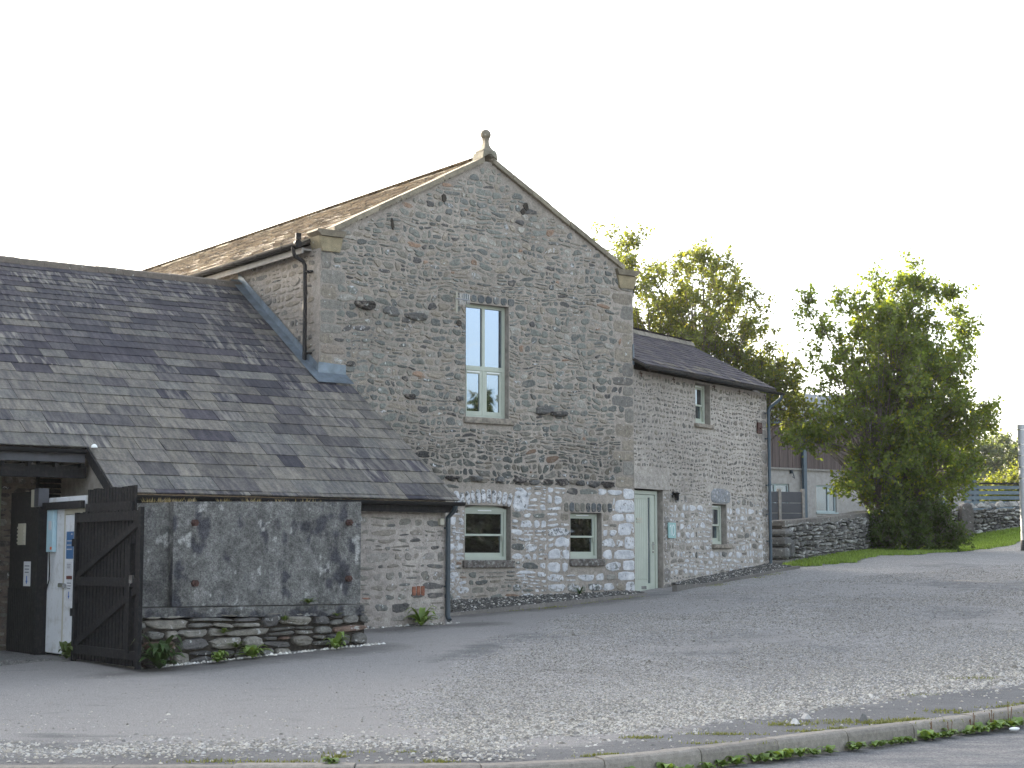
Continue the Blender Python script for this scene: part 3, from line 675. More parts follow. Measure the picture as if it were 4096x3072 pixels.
# roof: two pitches of thick stone slates laid in courses
def slate_roof(name, parent, org, U, T, rows, ulo, uhi, wr, thick, colf, mat, lap=1.25, rag=.01, tail=1.0):
    """rows: list of (t0, exposure); ulo/uhi functions of t"""
    org, U, T = Vector(org), Vector(U).normalized(), Vector(T).normalized(); Nn = U.cross(T).normalized()
    if Nn.z < 0: Nn = -Nn
    V = []; Fq = []; Cq = []
    for ri, (t0, ex) in enumerate(rows):
        u = ulo(t0)-random.uniform(0, wr[0]); ue = uhi(t0)
        while u < ue:
            wd = random.uniform(*wr); a, b = max(u, ulo(t0)), min(u+wd, ue)
            if b-a > .03:
                g = .004; a += g; b -= g; j = random.uniform(-rag, rag); L = ex*lap; th = thick*random.uniform(.75, 1.3)*tail
                tl = random.uniform(-.25, .25)*thick; base = len(V)
                for (uu, tt, hh) in ((a, t0+j, th+tl), (b, t0+j+random.uniform(-rag, rag)*.5, th-tl), (b, t0+L, thick*.15), (a, t0+L, thick*.15), (a, t0+j, .0), (b, t0+j, .0), (b, t0+L, -.01), (a, t0+L, -.01)):
                    p = org+U*uu+T*tt+Nn*hh; V.append(tuple(p))
                for q in ((0,1,2,3), (4,5,1,0), (5,6,2,1), (7,4,0,3)): Fq.append([base+i for i in q])
                c = colf((a+b)/2, t0, ri); Cq += [c]*4
            u += wd
    return bulk(name, V, [np.array(Fq)], mat, parent, cols=[np.array(Cq)])
def rows_of(total, e0, e1):
    out = []; t = 0
    while t < total: e = e0+(e1-e0)*t/total; out.append((t, e)); t += e
    return out
sl = math.atan2(AZ-EZ, AX); Lr = math.hypot(AX+.22, (AX+.22)*math.tan(sl))+.02
cst = lambda u, t, r: (*(np.array(random.choice([(.27,.215,.15), (.22,.175,.125), (.30,.25,.18), (.17,.135,.10)]))*random.uniform(.8, 1.2)), 0)
ez = EZ-.22*math.tan(sl)+.03
roofp = MB(); roofp.prism([(-.24, ez-.06), (-.24, ez), (AX, AZ+.01), (BW+.24, ez), (BW+.24, ez-.06), (AX, AZ-.08)], .26, DEP+.1); rp = roofp.build('roof', M['soil'], barn)
slate_roof('roof_slates', barn, (-.24, .28, ez), (0, 1, 0), (math.cos(sl), 0, math.sin(sl)), rows_of(Lr, .26, .13), lambda t: 0, lambda t: DEP-.2, (.22, .5), .030, cst, M['stoneslate'], rag=.02)
slate_roof('roof_slates', barn, (BW+.24, .28, ez), (0, 1, 0), (-math.cos(sl), 0, math.sin(sl)), rows_of(Lr, .26, .13), lambda t: 0, lambda t: DEP-.2, (.22, .5), .030, cst, M['stoneslate'], rag=.02)
rd = MB()
yy = .45
while yy < DEP:
    L = random.uniform(.5, .8); q = random.uniform(-.012, .012); rd.prism([(AX-.17, AZ-.06+q), (AX-.03, AZ+.065+q), (AX+.03, AZ+.065+q), (AX+.17, AZ-.06+q), (AX, AZ-.02)], yy, yy+L-.012, col=(*(np.array((.20,.17,.12))*random.uniform(.7, 1.2)), 0)); yy += L
rd.build('ridge_stones', M['ashlar'], barn)
# coping on the gable
for sg in (-1, 1):
    cpn = MB(); n = 7; xe = AX-sg*0; 
    for i in range(n):
        a, b = i/n, (i+1)/n-.004; xa, xb = AX+sg*(.10+(AX-.32)*a), AX+sg*(.10+(AX-.32)*b)
        za, zb_ = float(gable_top(xa)), float(gable_top(xb)); q = random.uniform(-.006, .006)
        cpn.prism([(xa, za-.015+q), (xb, zb_-.015+q), (xb, zb_+.085+q), (xa, za+.085+q)], -.07+random.uniform(-.008, .008), .30, col=(*(np.array((.235,.205,.15))*random.uniform(.75, 1.15)), 0))
    cpn.build('coping', M['ashlar'], barn)
    k = MB(); xo = 0 if sg < 0 else BW
    X_ = lambda v: xo+v*(1 if sg < 0 else -1)
    k.prism([(X_(-.03), EZ+.02), (X_(.42), EZ+.02), (X_(.46), EZ+.13), (X_(-.10), EZ+.13), (X_(-.12), EZ+.09)], -.09, .30, col=(.17,.145,.105,0))
    k.prism([(X_(.02), EZ-.24), (X_(.36), EZ-.24), (X_(.42), EZ+.015), (X_(-.07), EZ+.015)], -.05, .30, col=(.27,.225,.14,0)); k.build('kneeler', M['ashlar'], barn)
fi = MB(); fi.prism([(AX-.17, AZ+.0), (AX-.03, AZ+.09), (AX+.03, AZ+.09), (AX+.17, AZ+.0), (AX+.15, AZ+.13), (AX-.15, AZ+.13)], -.10, .24, col=(.22,.20,.15,0))
fi.box((AX-.145, -.09, AZ+.13), (AX+.145, .19, AZ+.175), col=(.24,.215,.165,0), bev=.01)
cy = .05
def sq(mb, prof, cx, cy, z0, col):
    V = []; F_ = []
    for (h, z) in prof:
        for (a, b) in ((-1,-1), (1,-1), (1,1), (-1,1)): V.append((cx+a*h, cy+b*h, z0+z))
    for i in range(len(prof)-1):
        for k in range(4): F_.append((i*4+k, i*4+(k+1) % 4, i*4+4+(k+1) % 4, i*4+4+k))
    F_.append((0,1,2,3)); F_.append(tuple(len(V)-4+k for k in range(4))); mb.add(V, F_, col)
sq(fi, [(.115, 0), (.085, .035), (.06, .085), (.048, .14), (.045, .20), (.055, .21), (.055, .225)], AX, cy, AZ+.175, (.23,.205,.155,0))
fn = fi.build('finial', M['ashlar'], barn)
bl = MB(); bl.lathe([(.1*math.sin(math.pi*i/14)+.001, -.1*math.cos(math.pi*i/14)) for i in range(15)], (AX, cy, AZ+.485), 24, (.20,.175,.13,0)); b_ = bl.build('ball', M['ashlar'], fn, smooth=True)
# left gutter and downpipe
g = MB(); g.gutter((-.30, .32, 6.97), (-.30, DEP, 6.97), .065, (1, 0, 0), seams=18); g.build('gutter', M['black'], barn, smooth=True)
g = MB(); g.box((-.20, .30, 6.80), (-.17, DEP, 6.90)); g.box((-.17, .31, 6.86), (0, DEP, 6.89)); g.build('fascia_board', M['render'], barn)
g = MB(); g.tube([(-.30, .42, 6.92), (-.30, .42, 6.82), (-.27, .42, 6.76), (-.12, .40, 6.68), (-.09, .38, 6.60), (-.09, .36, 5.6), (-.09, .36, 4.72), (-.12, .34, 4.66)], .036, 12)
for zz in (6.48, 5.05): g.box((-.10, .30, zz), (-.0, .42, zz+.03)); g.box((-.06, .22, zz), (-.02, .32, zz+.025))
g.build('downpipe', M['black'], barn, smooth=True)
g = MB(); g.tube([(-.30, .30, 6.95), (-.30, .24, 6.95)], .07, 12); g.box((-.36, .22, 7.02), (-.26, .26, 7.13)); g.build('gutter_end', M['black'], barn)
g = MB(); g.gutter((BW+.30, .32, 6.97), (BW+.30, DEP, 6.97), .065, (1, 0, 0), seams=6); g.tube([(BW+.30, .35, 6.92), (BW+.28, .35, 6.78), (BW+.10, .30, 6.6), (BW+.09, .3, 5.4)], .036, 10); g.build('gutter', M['black'], barn)

# television aerial on the gable
ae = empty('aerial', G(2.76, -.06, 6.0), GA, 'small pronged television aerial on a cream pole beside the upper window', 'aerial')
m_ = MB(); m_.tube([(0, -.06, -.03), (0, -.06, .36)], .017, 8); m_.box((-.02, -.05, .02), (.02, .03, .05)); m_.box((-.02, -.05, .26), (.02, .03, .29)); m_.build('pole', M['cream'], ae)
m_ = MB(); m_.tube([(-.03, -.085, .22), (.27, -.085, .22)], .008, 6)
for i in range(6): m_.tube([(.06+i*.04, -.085, .22-.10), (.06+i*.04, -.085, .22+.11)], .005, 5)
m_.build('dipole_rods', M['chrome'], ae)

# ================================================================ LEAN-TO with slate roof
lean = empty('slate_roofed_outbuilding', G(0, 0, 0), GA, 'low outbuilding at left with a big patched slate roof and black gutters', 'outbuilding')
Y0, Z0, KS = -3.42, 2.44, .655; sa = math.atan(KS); YR = 2.97
LS = (YR-Y0)/math.cos(sa); tnotch = (-2.40-Y0)/math.cos(sa); VX = .58
rws0 = [.10]
while rws0[-1] < LS: rws0.append(rws0[-1]+.375+(.165-.375)*(rws0[-1]-.10)/(LS-.05))
tnotch = min(rws0, key=lambda t: abs(t-tnotch)); YN = Y0+tnotch*math.cos(sa)
def roof_hi(t):
    y = Y0+t*math.cos(sa)
    return (VX-.14*max(0, y+3.4)/3.4*1.0) if y < -.12 else -.02
def roof_lo(t): return -16 if t > tnotch-.03 else -5.04  # unseen left length of the roof drawn out to shade the near ground
rws = rows_of(LS-.05, .375, .165)
rws = [(0, .12)]+[(t+.10, e) for t, e in rws if t+.10 < LS-.06]
def csl(u, t, r):
    k = sstep(2.9, 4.3, t+.8*(fbm(np.array([u*.3]), np.array([t*.4]), 1.0, 2)[0]-.5)*4)
    warm = np.array(random.choice([(.150,.140,.124), (.164,.152,.132), (.138,.134,.123), (.124,.116,.105)])); dark = np.array(random.choice([(.052,.050,.062), (.064,.060,.070), (.048,.048,.058), (.075,.072,.078)]))
    pk = random.random()
    c = dark if pk < .08+.76*k else warm
    if .08+.76*k < pk < .24+.70*k: c = (dark*.6+warm*.4)
    c = c*random.uniform(.88, 1.12)
    al = random.random()*1.2 if (c[0] < .11 and random.random() < .55) else 0
    return (*c, min(al, 1))
slate_roof('roof_slates', lean, (0, Y0, Z0), (1, 0, 0), (0, math.cos(sa), math.sin(sa)), rws, roof_lo, roof_hi, (.34, .72), .016, csl, M['slate'], rag=.006)
rb = MB()
rb.add([(-5.03, Y0+.02, Z0-.012), (VX-.01, Y0+.02, Z0-.012), (.42, -.1, Z0+(-.1-Y0)*KS-.02), (-5.03, -.1, Z0+(-.1-Y0)*KS-.02)], [(0,1,2,3)])
rb.add([(-16, YN+.03, Z0+(YN+.03-Y0)*KS-.02), (-5.03, YN+.03, Z0+(YN+.03-Y0)*KS-.02), (-5.03, -.1, Z0+(-.1-Y0)*KS-.02), (-16, -.1, Z0+(-.1-Y0)*KS-.02)], [(0,1,2,3)])
zr = Z0+(YR-Y0)*KS
rb.add([(-16, -.1, Z0+(-.1-Y0)*KS-.02), (-.01, -.1, Z0+(-.1-Y0)*KS-.02), (-.01, YR, zr-.02), (-16, YR, zr-.02)], [(0,1,2,3)])
rb.add([(-16, YR, zr-.02), (-.01, YR, zr-.02), (-.01, YR+6, zr-6*KS), (-16, YR+6, zr-6*KS)], [(0,1,2,3)])
rb.build('roof', M['soil'], lean)
rt = MB(); xx = -16
while xx < -.05:
    L = min(random.uniform(.42, .5), -.03-xx); q = random.uniform(-.006, .006)
    rt.prism([(YR-.16, zr-.09+q), (YR-.09, zr+.02+q), (YR, zr+.055+q), (YR+.09, zr+.02+q), (YR+.16, zr-.09+q)], xx, xx+L-.006, axis='x', col=(*(np.array((.125,.105,.085))*random.uniform(.85, 1.15)), 0)); xx += L
rt.build('ridge_tiles', M['ashlar'], lean)
# lead flashing: stepped pieces up the side wall plus apron round the barn's corner
P = lambda x, y, h=0.0: (x, y, Z0+(y-Y0)*KS+h)
fl = MB(); ys = [-.02, .75, 1.55, 2.3, YR+.02]
for i in range(4):
    a, b = ys[i], ys[i+1]; h = .035+.004*(i % 2)
    fl.add([P(-.20, a, h), P(-.20, b+.05, h+.006), P(-.035, b+.05, h+.02), P(-.035, a, h+.015)], [(0,1,2,3)])
    fl.add([P(-.035, a, h+.015), P(-.035, b+.05, h+.02), P(-.032, b+.05, .19), P(-.032, a, .185)], [(0,1,2,3)])
fl.add([P(-.22, -.06, .05), P(-.2, -.34, .05), P(.50, -.34, .05), P(.50, -.06, .055), P(.0, -.06, .06)], [(0,1,2,3,4)])
fl.add([(-.05, -.05, P(0, -.05)[2]+.05), (.50, -.05, P(0, -.05)[2]+.05), (.50, -.045, P(0, -.05)[2]+.21), (-.04, -.045, P(0, -.05)[2]+.24)], [(0,1,2,3)])
fl.add([P(-.22, -.06, .05), P(-.20, .02, .05), P(-.035, .02, .06), (-.05, -.05, P(0, -.05)[2]+.05)], [(0,1,2,3)])
fl.build('lead_flashing', M['lead'], lean)
# walls
mf = mapFy(-3.2)
mortar_grid('wall', -4.95, .46, -.1, 2.42, [], None, mf, lean, col=(.35,.315,.28), step=.08)
CL = cells(-4.95, .46, .15, 2.40, (.09, .20), (.12, .38), [], None, .3)
rubble('stonework', CL, .06, (.004, .018), mf, lambda C: np.c_[palette(len(C), [(.20,.19,.165), (.15,.15,.14), (.26,.235,.20), (.11,.105,.10), (.30,.28,.25), (.26,.14,.10)], [5, 4, 4, 2, 3, .5]), np.where(rng.random(len(C)) < .15, .35, .05)], M['stone'], lean, rnd=.18)
bm_ = MB(); bm_.add([(.46, -3.2, 0), (.46, -.03, 0), (.46, -.03, P(0, -.03, -.06)[2]), (.46, -3.2, P(0, -3.2, -.06)[2])], [(0,1,2,3)]); bm_.add([(-4.95, -3.2, 0), (-4.95, -1.15, 0), (-4.95, -1.15, P(0, -1.15, -.06)[2]), (-4.95, -3.2, P(0, -3.2, -.06)[2])], [(0,1,2,3)]); bm_.build('end_wall', M['reveal'], lean)
mr = mapFy(-1.12)
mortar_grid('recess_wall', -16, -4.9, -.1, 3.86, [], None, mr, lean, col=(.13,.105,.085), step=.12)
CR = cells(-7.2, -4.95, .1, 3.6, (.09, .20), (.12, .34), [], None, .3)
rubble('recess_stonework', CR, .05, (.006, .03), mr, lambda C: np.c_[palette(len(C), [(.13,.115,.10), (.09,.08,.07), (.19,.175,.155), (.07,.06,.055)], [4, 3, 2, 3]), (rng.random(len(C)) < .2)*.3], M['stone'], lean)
lv = MB()
for i in range(7): z = 2.42+i*.075; lv.add([(-5.28, -1.20, z), (-4.72, -1.20, z), (-4.72, -1.16, z+.06), (-5.28, -1.16, z+.06)], [(0,1,2,3)])
lv.box((-5.31, -1.21, 2.38), (-5.28, -1.13, 2.97)); lv.box((-4.72, -1.21, 2.38), (-4.69, -1.13, 2.97)); lv.build('louvre_vent', M['blackwood'], lean)
g = MB(); g.box((-6.72, -1.28, .15), (-5.86, -1.14, 2.75)); g.build('door_lining', M['sagedark'], lean)
g = MB()
for (a, b) in ((-.10, -.03), (-.02, .05), (.06, .13)): g.box((a-.05, -3.222, .98), (b-.055, -3.19, 1.12+.01*random.random()), bev=.01)
g.build('brick_patch', M['redbrick'], lean)
# gutters, fascias, barge board
g = MB(); g.gutter((-4.98, Y0-.05, Z0-.03), (VX+.04, Y0-.05, Z0-.03), .06, (0, 1, 0), seams=6); g.build('gutter', M['black'], lean, smooth=True)
g = MB(); g.box((-4.98, Y0+.03, Z0-.19), (VX-.02, Y0+.06, Z0-.025)); g.box((-4.98, Y0+.06, Z0-.10), (VX-.02, -3.21, Z0-.08)); g.build('fascia_board', M['blackwood'], lean)
zu = Z0+tnotch*math.sin(sa)
g = MB(); g.gutter((-16, YN-.05, zu-.035), (-5.10, YN-.05, zu-.035), .062, (0, 1, 0), seams=9); g.build('gutter', M['black'], lean, smooth=True)
M['slatepaint'] = simple('blue_black_painted_board', (.045,.047,.055), .6, 0, .15, 6)
g = MB(); g.box((-16, YN+.02, zu-.21), (-5.08, YN+.05, zu-.04)); g.build('fascia_board', M['slatepaint'], lean)
g = MB(); g.box((-16, YN+.16, zu-.42), (-5.0, YN+.28, zu-.25))
for i in range(12): g.box((-9.3+i*.38, YN+.05, zu-.28), (-9.25+i*.38, -1.15, zu-.22))
g.build('eaves_beam', M['blackwood'], lean)
g = MB(); g.add([P(-5.07, Y0-.02, -.17), P(-5.07, -2.36, -.17), P(-5.07, -2.36, .0), P(-5.07, Y0-.02, .0), P(-5.03, Y0-.02, -.17), P(-5.03, -2.36, -.17), P(-5.03, -2.36, .0), P(-5.03, Y0-.02, .0)], [(0,1,2,3), (4,7,6,5), (0,4,5,1), (3,2,6,7), (0,3,7,4), (1,5,6,2)]); g.build('barge_board', M['blackwood'], lean)
g = MB(); g.tube([(.47, Y0-.05, Z0-.08), (.47, Y0+.0, Z0-.16), (.47, -3.26, Z0-.26), (.47, -3.26, 1.2), (.47, -3.26, .66), (.47, -3.31, .60)], .040, 12)
for zz in (2.0, 1.1): g.box((.43, -3.27, zz), (.51, -3.19, zz+.03)); 
g.tube([(.47, -3.26, .94), (.47, -3.26, 1.0)], .048, 12); g.build('downpipe', M['grayplastic'], lean, smooth=True)
g = MB(); g.box((.32, -3.27, 2.06), (.40, -3.2, 2.16), bev=.006); g.build('junction_box', M['cream'], lean)
g = MB(); g.lathe([(.001, .0), (.045, .0), (.04, .025), (.02, .045), (.001, .05)], (-4.99, Y0+.92, zu+.0), 12); g.build('bulkhead_light', M['signwhite'], lean)
g = MB(); g.box((-.5, .0, 0), (.0, .01, .0)) if False else None

# ================================================================ COTTAGE WING
wing = empty('cottage_wing', tuple(WO), WA, 'lower stone cottage wing with the sage green door, right of the barn', 'cottage')
WL, WE = 6.03, 5.24
wh = [(0.0, 1.16, .80, 2.90), (3.30, 3.97, 1.82, 2.68), (2.60, 3.27, 4.34, 5.20)]
mortar_grid('wall', -.02, WL, .6, WE, wh, None, mapF, wing, col=(.375,.342,.30), step=.055,
            wash=lambda X_, Z_: sstep(1.0, .5, np.hypot((X_-5.9)*1.6, Z_-2.0))*.35)
whx = wh+[(-.3, 1.45, 2.90, 3.25), (3.22, 4.2, 2.68, 3.02), (3.24, 4.15, 1.70, 1.83), (2.5, 3.35, 4.24, 4.35), (1.16, 1.42, .8, 2.9), (5.75, 6.03, .6, 5.3)]
C3 = cells(0, WL, .85, 2.85, (.08, .17), (.07, .28), whx, None, .30)
C4 = cells(0, WL, 2.85, WE-.03, (.075, .145), (.06, .19), whx, None, .22)
def col_w1(C):
    K = len(C); c = palette(K, [(.20,.19,.165), (.26,.235,.20), (.15,.15,.14), (.29,.27,.23)], [4, 4, 3, 3]); a = np.where(rng.random(K) < .72, .60+.35*rng.random(K), .05)
    a = a*np.where(C[:, 1] < 1.25, .5, 1.0)*np.where(C[:, 1] > 2.7, .5, 1.0); return np.c_[c, a]
rubble('whitewashed_stonework', C3, .052, (.004, .016), mapF, col_w1, M['stone'], wing, holes=whx, rnd=.22, warp=.045, skew=.25)
rubble('stonework', C4, .064, (.004, .018), mapF, lambda C: np.c_[palette(len(C), [(.19,.18,.16), (.155,.148,.135), (.235,.21,.18), (.26,.235,.19), (.11,.105,.095)], [4, 3, 4, 3, 1]), np.zeros(len(C))], M['stone'], wing, holes=whx, rnd=.26, skew=.32, warp=.05, pm=2.8)
QW = np.concatenate([quoins(WL, -1, 1.25, 5.15), quoins(1.16, 1, .85, 2.85)]); QW[:, 2] = np.minimum(QW[:, 2], .15); QW[:len(QW), 0] = np.where(QW[:, 0] > 3, WL-QW[:, 2], 1.16+QW[:, 2])
rubble('quoin', QW, .02, (.008, .016), mapF, lambda C: np.c_[palette(len(C), [(.25,.225,.19), (.20,.185,.165), (.28,.25,.21)], [3, 3, 2]), np.where((C[:, 1] < 2.9) & (C[:, 1] > 1.2), .40, 0)], M['stone'], wing, rnd=.05, skew=.03, warp=0)
rubble('lintel', np.array([(3.70, 2.85, .47, .165)]), .01, (.018, .022), mapF, lambda C: np.array([(.24, .25, .26, .38)]), M['stone'], wing, warp=0, rnd=.02, skew=.0, n=20)
g = MB(); g.box((-.02, -.022, 2.90), (1.42, .05, 3.20), col=(.36,.33,.29,0)); g.build('door_lintel', M['mortar'], wing)
rv = MB(); reveals(rv, wh, .30, mapF)
for (a, b, c, d) in wh[1:]: rv.box((a-.04, .30, c-.04), (b+.04, .32, d+.04))
rv.build('opening_reveal', M['reveal'], wing)
for (a, b, z0_, z1_) in ((3.26, 4.12, 1.735, 1.825), (2.52, 3.33, 4.26, 4.345)):
    s_ = MB(); s_.box((a, -.07, z0_), (b, .24, z1_), bev=.015); s_.build('window_sill', M['sillpale'], wing)
sash(wing, 3.32, 3.945, 1.83, 2.66, .12); sash(wing, 2.62, 3.245, 4.35, 5.18, .12)
# door
f = MB(); f.box((1.02, .10, .84), (1.10, .22, 2.87)); f.box((-.02, .10, 2.80), (1.02, .22, 2.87)); f.box((-.02, .10, .835), (1.16, .34, .86)); f.build('door_frame', M['sage'], wing)
dr = MB(); xb = .06
while xb < .69: b2 = min(xb+.075, .70); dr.box((xb+.003, .125, 1.12), (b2-.003, .17, 2.70)); xb += .075
dr.box((.0, .134, .86), (.70, .17, 2.79)); dr.box((.0, .12, .86), (.70, .134, 1.11)); dr.box((.0, .12, 2.71), (.70, .134, 2.79)); dr.box((.70, .12, .86), (.745, .17, 2.79)); dr.box((.85, .12, .86), (1.015, .17, 2.79)); dr.box((.745, .12, .86), (.85, .17, 1.04)); dr.box((.745, .12, 2.74), (.85, .17, 2.79))
door = dr.build('door', M['sage'], wing)
g = MB(); g.box((.745, .145, 1.04), (.85, .16, 2.74)); g.build('pane', M['glass'], door)
g = MB(); g.box((.925, .10, 1.70), (.945, .12, 1.86)); g.tube([(.935, .075, 1.81), (.87, .075, 1.81)], .009, 8); g.tube([(.935, .12, 1.81), (.935, .07, 1.81)], .01, 8); g.tube([(.935, .125, 1.66), (.935, .105, 1.66)], .022, 12); g.build('handle', M['chrome'], door)
g = MB(); g.box((.47, .110, .93), (.66, .122, .99), bev=.003); g.build('letter_plate', M['chrome'], door)
g = MB(); g.box((.30, .112, 2.29), (.52, .1245, 2.33)); g.box((.30, .112, 2.24), (.52, .1245, 2.26)); g.build('nameplate', M['cream'], door)
# roof
WD = 4.0; RZ = 6.50; ws = math.atan2(RZ-(WE+.06), 2.0+.25)
g = MB(); g.prism([(-.27, WE+.03), (-.27, WE+.07), (2.0, RZ+.01), (WD+.27, WE+.07), (WD+.27, WE+.03), (2.0, RZ-.05)], -.02, WL-.01, axis='x'); g.build('roof', M['soil'], wing)
Lw = 2.27/math.cos(ws)
cw = lambda u, t, r: (*(np.array(random.choice([(.056,.048,.058), (.068,.060,.066), (.048,.043,.052), (.078,.068,.068)]) if not (r < 3 and random.random() < .3) else (.12,.105,.085))*random.uniform(.85, 1.15)), 0)
slate_roof('roof_slates', wing, (0, -.27, WE+.085), (1, 0, 0), (0, math.cos(ws), math.sin(ws)), rows_of(Lw, .21, .13), lambda t: -.02, lambda t: WL+.0, (.18, .34), .012, cw, M['slate'], rag=.008)
slate_roof('roof_slates', wing, (0, WD+.27, WE+.085), (1, 0, 0), (0, -math.cos(ws), math.sin(ws)), rows_of(Lw, .21, .13), lambda t: -.02, lambda t: WL+.0, (.18, .34), .012, cw, M['slate'], rag=.008)
rt = MB(); xx = .02
while xx < WL+.05:
    L = random.uniform(.35, .55); q = random.uniform(-.015, .02); rt.prism([(1.84, RZ-.04+q), (1.90, RZ+.06+q), (2.0, RZ+.10+q), (2.10, RZ+.06+q), (2.16, RZ-.04+q)], xx, min(xx+L-.01, WL+.1), axis='x', col=(*(np.array((.23,.205,.165))*random.uniform(.7, 1.2)), 0)); xx += L
rt.build('ridge_stones', M['ashlar'], wing)
g = MB(); g.gutter((.02, -.32, WE+.04), (WL+.20, -.32, WE+.01), .055, (0, 1, 0), seams=6); g.build('gutter', M['black'], wing, smooth=True)
g = MB()
for xx in (.25, 1.6, 3.4, 4.6, 5.9): g.tube([(xx, -.03, WE-.02), (xx+.02, -.04, WE-.14)], .008, 5); g.box((xx-.05, -.035, WE-.07), (xx+.06, -.02, WE-.055))
g.build('gutter_bracket', M['rust'], wing)
g = MB(); g.tube([(WL+.10, -.32, WE+.0), (WL+.10, -.32, WE-.10), (WL+.06, -.26, WE-.17), (WL-.04, -.12, WE-.30), (WL-.06, -.08, WE-.38), (WL-.06, -.08, 3.0), (WL-.06, -.08, 1.33)], .036, 10)
for zz in (4.78, 4.2, 3.15, 2.5, 1.9): g.tube([(WL-.06, -.08, zz), (WL-.06, -.08, zz+.035)], .045, 10); g.box((WL-.13, -.05, zz), (WL+.01, -.01, zz+.02))
g.build('downpipe', M['steel'], wing, smooth=True)
g = MB(); g.box((5.50, -.045, 4.31), (5.72, -.005, 4.56), bev=.006); g.tube([(5.61, -.07, 4.43), (5.61, -.04, 4.43)], .02, 10); g.build('pattress_plate', M['rust'], wing)
g = MB(); g.box((WL-.3, .02, .6), (WL-.003, WD, 5.2)); g.box((0, WD-.3, .6), (WL-.3, WD, 5.2)); g.prism([(.02, 5.2), (WD, 5.2), (2.0, 6.44)], WL-.3, WL-.004, axis='x'); g.build('end_wall', M['render'], wing)
g = MB(); g.prism([(.03, 5.32), (-.02, 5.33), (-.02, 5.72), (.01, 5.75)], -.02, .0); g.build('lead_soaker', M['lead'], wing)

# number sign, lamp
sg_ = empty('house_number_sign', W(1.30, -.045, 1.94), WA, 'small pale teal sign reading 10 beside the sage door', 'sign')
m_ = MB(); m_.box((0, 0, 0), (.31, .02, .31)); m_.build('board', M['teal'], sg_)
m_ = MB()
def stroke(mb, pts, wd, y):
    for (a, b) in zip(pts[:-1], pts[1:]):
        d = Vector((b[0]-a[0], 0, b[1]-a[1])).normalized(); p = Vector((-d.z, 0, d.x))*wd/2; A, B = Vector((a[0], y, a[1]))-d*wd*.3, Vector((b[0], y, b[1]))+d*wd*.3
        mb.add([A-p, B-p, B+p, A+p], [(0,1,2,3)])
stroke(m_, [(.055, .225), (.10, .265), (.10, .055)], .018, -.004)
stroke(m_, [(.20+.055*math.cos(t), .16+.105*math.sin(t)) for t in np.linspace(0, 2*math.pi, 25)], .018, -.004)
m_.build('numeral', M['signwhite'], sg_)
lp = empty('wall_lamp', W(1.56, 0, 2.72), WA, 'small black outdoor lamp on the cottage wall right of the sage door', 'lamp')
m_ = MB(); m_.box((-.035, -.03, .04), (.035, -.005, .16), bev=.006); m_.tube([(0, -.03, .10), (0, -.09, .12)], .012, 8); m_.build('bracket', M['black'], lp)
m_ = MB(); m_.lathe([(.03, 0), (.045, .02), (.05, .12), (.075, .15), (.01, .17)], (0, -.10, -.02), 14); m_.build('shade', M['black'], lp, smooth=True)

# ================================================================ gravel margins with concrete edging
def margin(nm, Fr, A, p_wall, p_edge, label_k, zw, ze):
    n = 60; V = []; 
    for i in range(n+1):
        t = i/n
        for j in range(9):
            s_ = j/8; x = p_wall[0][0]+(p_wall[1][0]-p_wall[0][0])*t; x2 = p_edge[0][0]+(p_edge[1][0]-p_edge[0][0])*t
            yy = (p_wall[0][1]+(p_wall[1][1]-p_wall[0][1])*t)*(1-s_)+(p_edge[0][1]+(p_edge[1][1]-p_edge[0][1])*t)*s_; xx = x*(1-s_)+x2*s_
            V.append(fw(Fr, A, xx, yy, (zw[0]+(zw[1]-zw[0])*t)*(1-s_)+(ze[0]+(ze[1]-ze[0])*t)*s_))
    idx = np.arange((n+1)*9).reshape(n+1, 9); F_ = np.stack([idx[:-1, :-1], idx[1:, :-1], idx[1:, 1:], idx[:-1, 1:]], -1).reshape(-1, 4)
    tag(bulk(nm, V, [F_], M['soil'], smooth=True), kind='structure'); V = np.array(V).reshape(n+1, 9, 3)
    k = 5200; ti, si = rng.random(k)*(n-.001), rng.random(k)*7.999; i, j = ti.astype(int), si.astype(int); a, b = (ti-i)[:, None], (si-j)[:, None]
    P_ = V[i, j]*(1-a)*(1-b)+V[i+1, j]*a*(1-b)+V[i, j+1]*(1-a)*b+V[i+1, j+1]*a*b; P_[:, 2] += .006
    c = stone_cols(k, .045, .14); wht = rng.random(k) < .14; c[wht] = stone_cols(wht.sum(), .25, .6)
    return lumps(P_, .016+.022*rng.random(k), c, .6)
V, Fa, Cc = margin('planting_margin', GO, GA, [(.62, -.02), (7.0, -.02)], [(.62, -1.58), (6.95, -.42)], '', (.74, .90), (.54, .86))
tag(bulk('chippings', V, [Fa], M['pebble'], cols=[Cc]), 'dark grey chippings with white pebbles along the foot of the barn', 'chippings', kind='stuff')
V, Fa, Cc = margin('planting_margin', WO, WA, [(1.45, -.02), (6.0, -.02)], [(1.45, -.62), (5.9, -.62)], '', (1.02, 1.40), (.99, 1.34))
tag(bulk('chippings', V, [Fa], M['pebble'], cols=[Cc]), 'dark grey chippings along the foot of the cottage wing', 'chippings', kind='stuff')
def edging(pts, h, wd, col, label):
    m_ = MB()
    for (a, b) in zip(pts[:-1], pts[1:]):
        a, b = Vector(a), Vector(b); d = (b-a); d.z = 0; d.normalize(); p = Vector((-d.y, d.x, 0))*wd/2; a = a+d*.004; b = b-d*.004
        V = [a-p, b-p, b+p, a+p]; V = [v-Vector((0, 0, h)) for v in V]+V
        m_.add(V, [(0,1,2,3), (4,5,6,7), (0,1,5,4), (1,2,6,5), (2,3,7,6), (3,0,4,7)], col=(*(np.array(col)*random.uniform(.85, 1.15)), 0))
    o = m_.build('path_edging', M['kerb']); tag(o, label, 'edging')
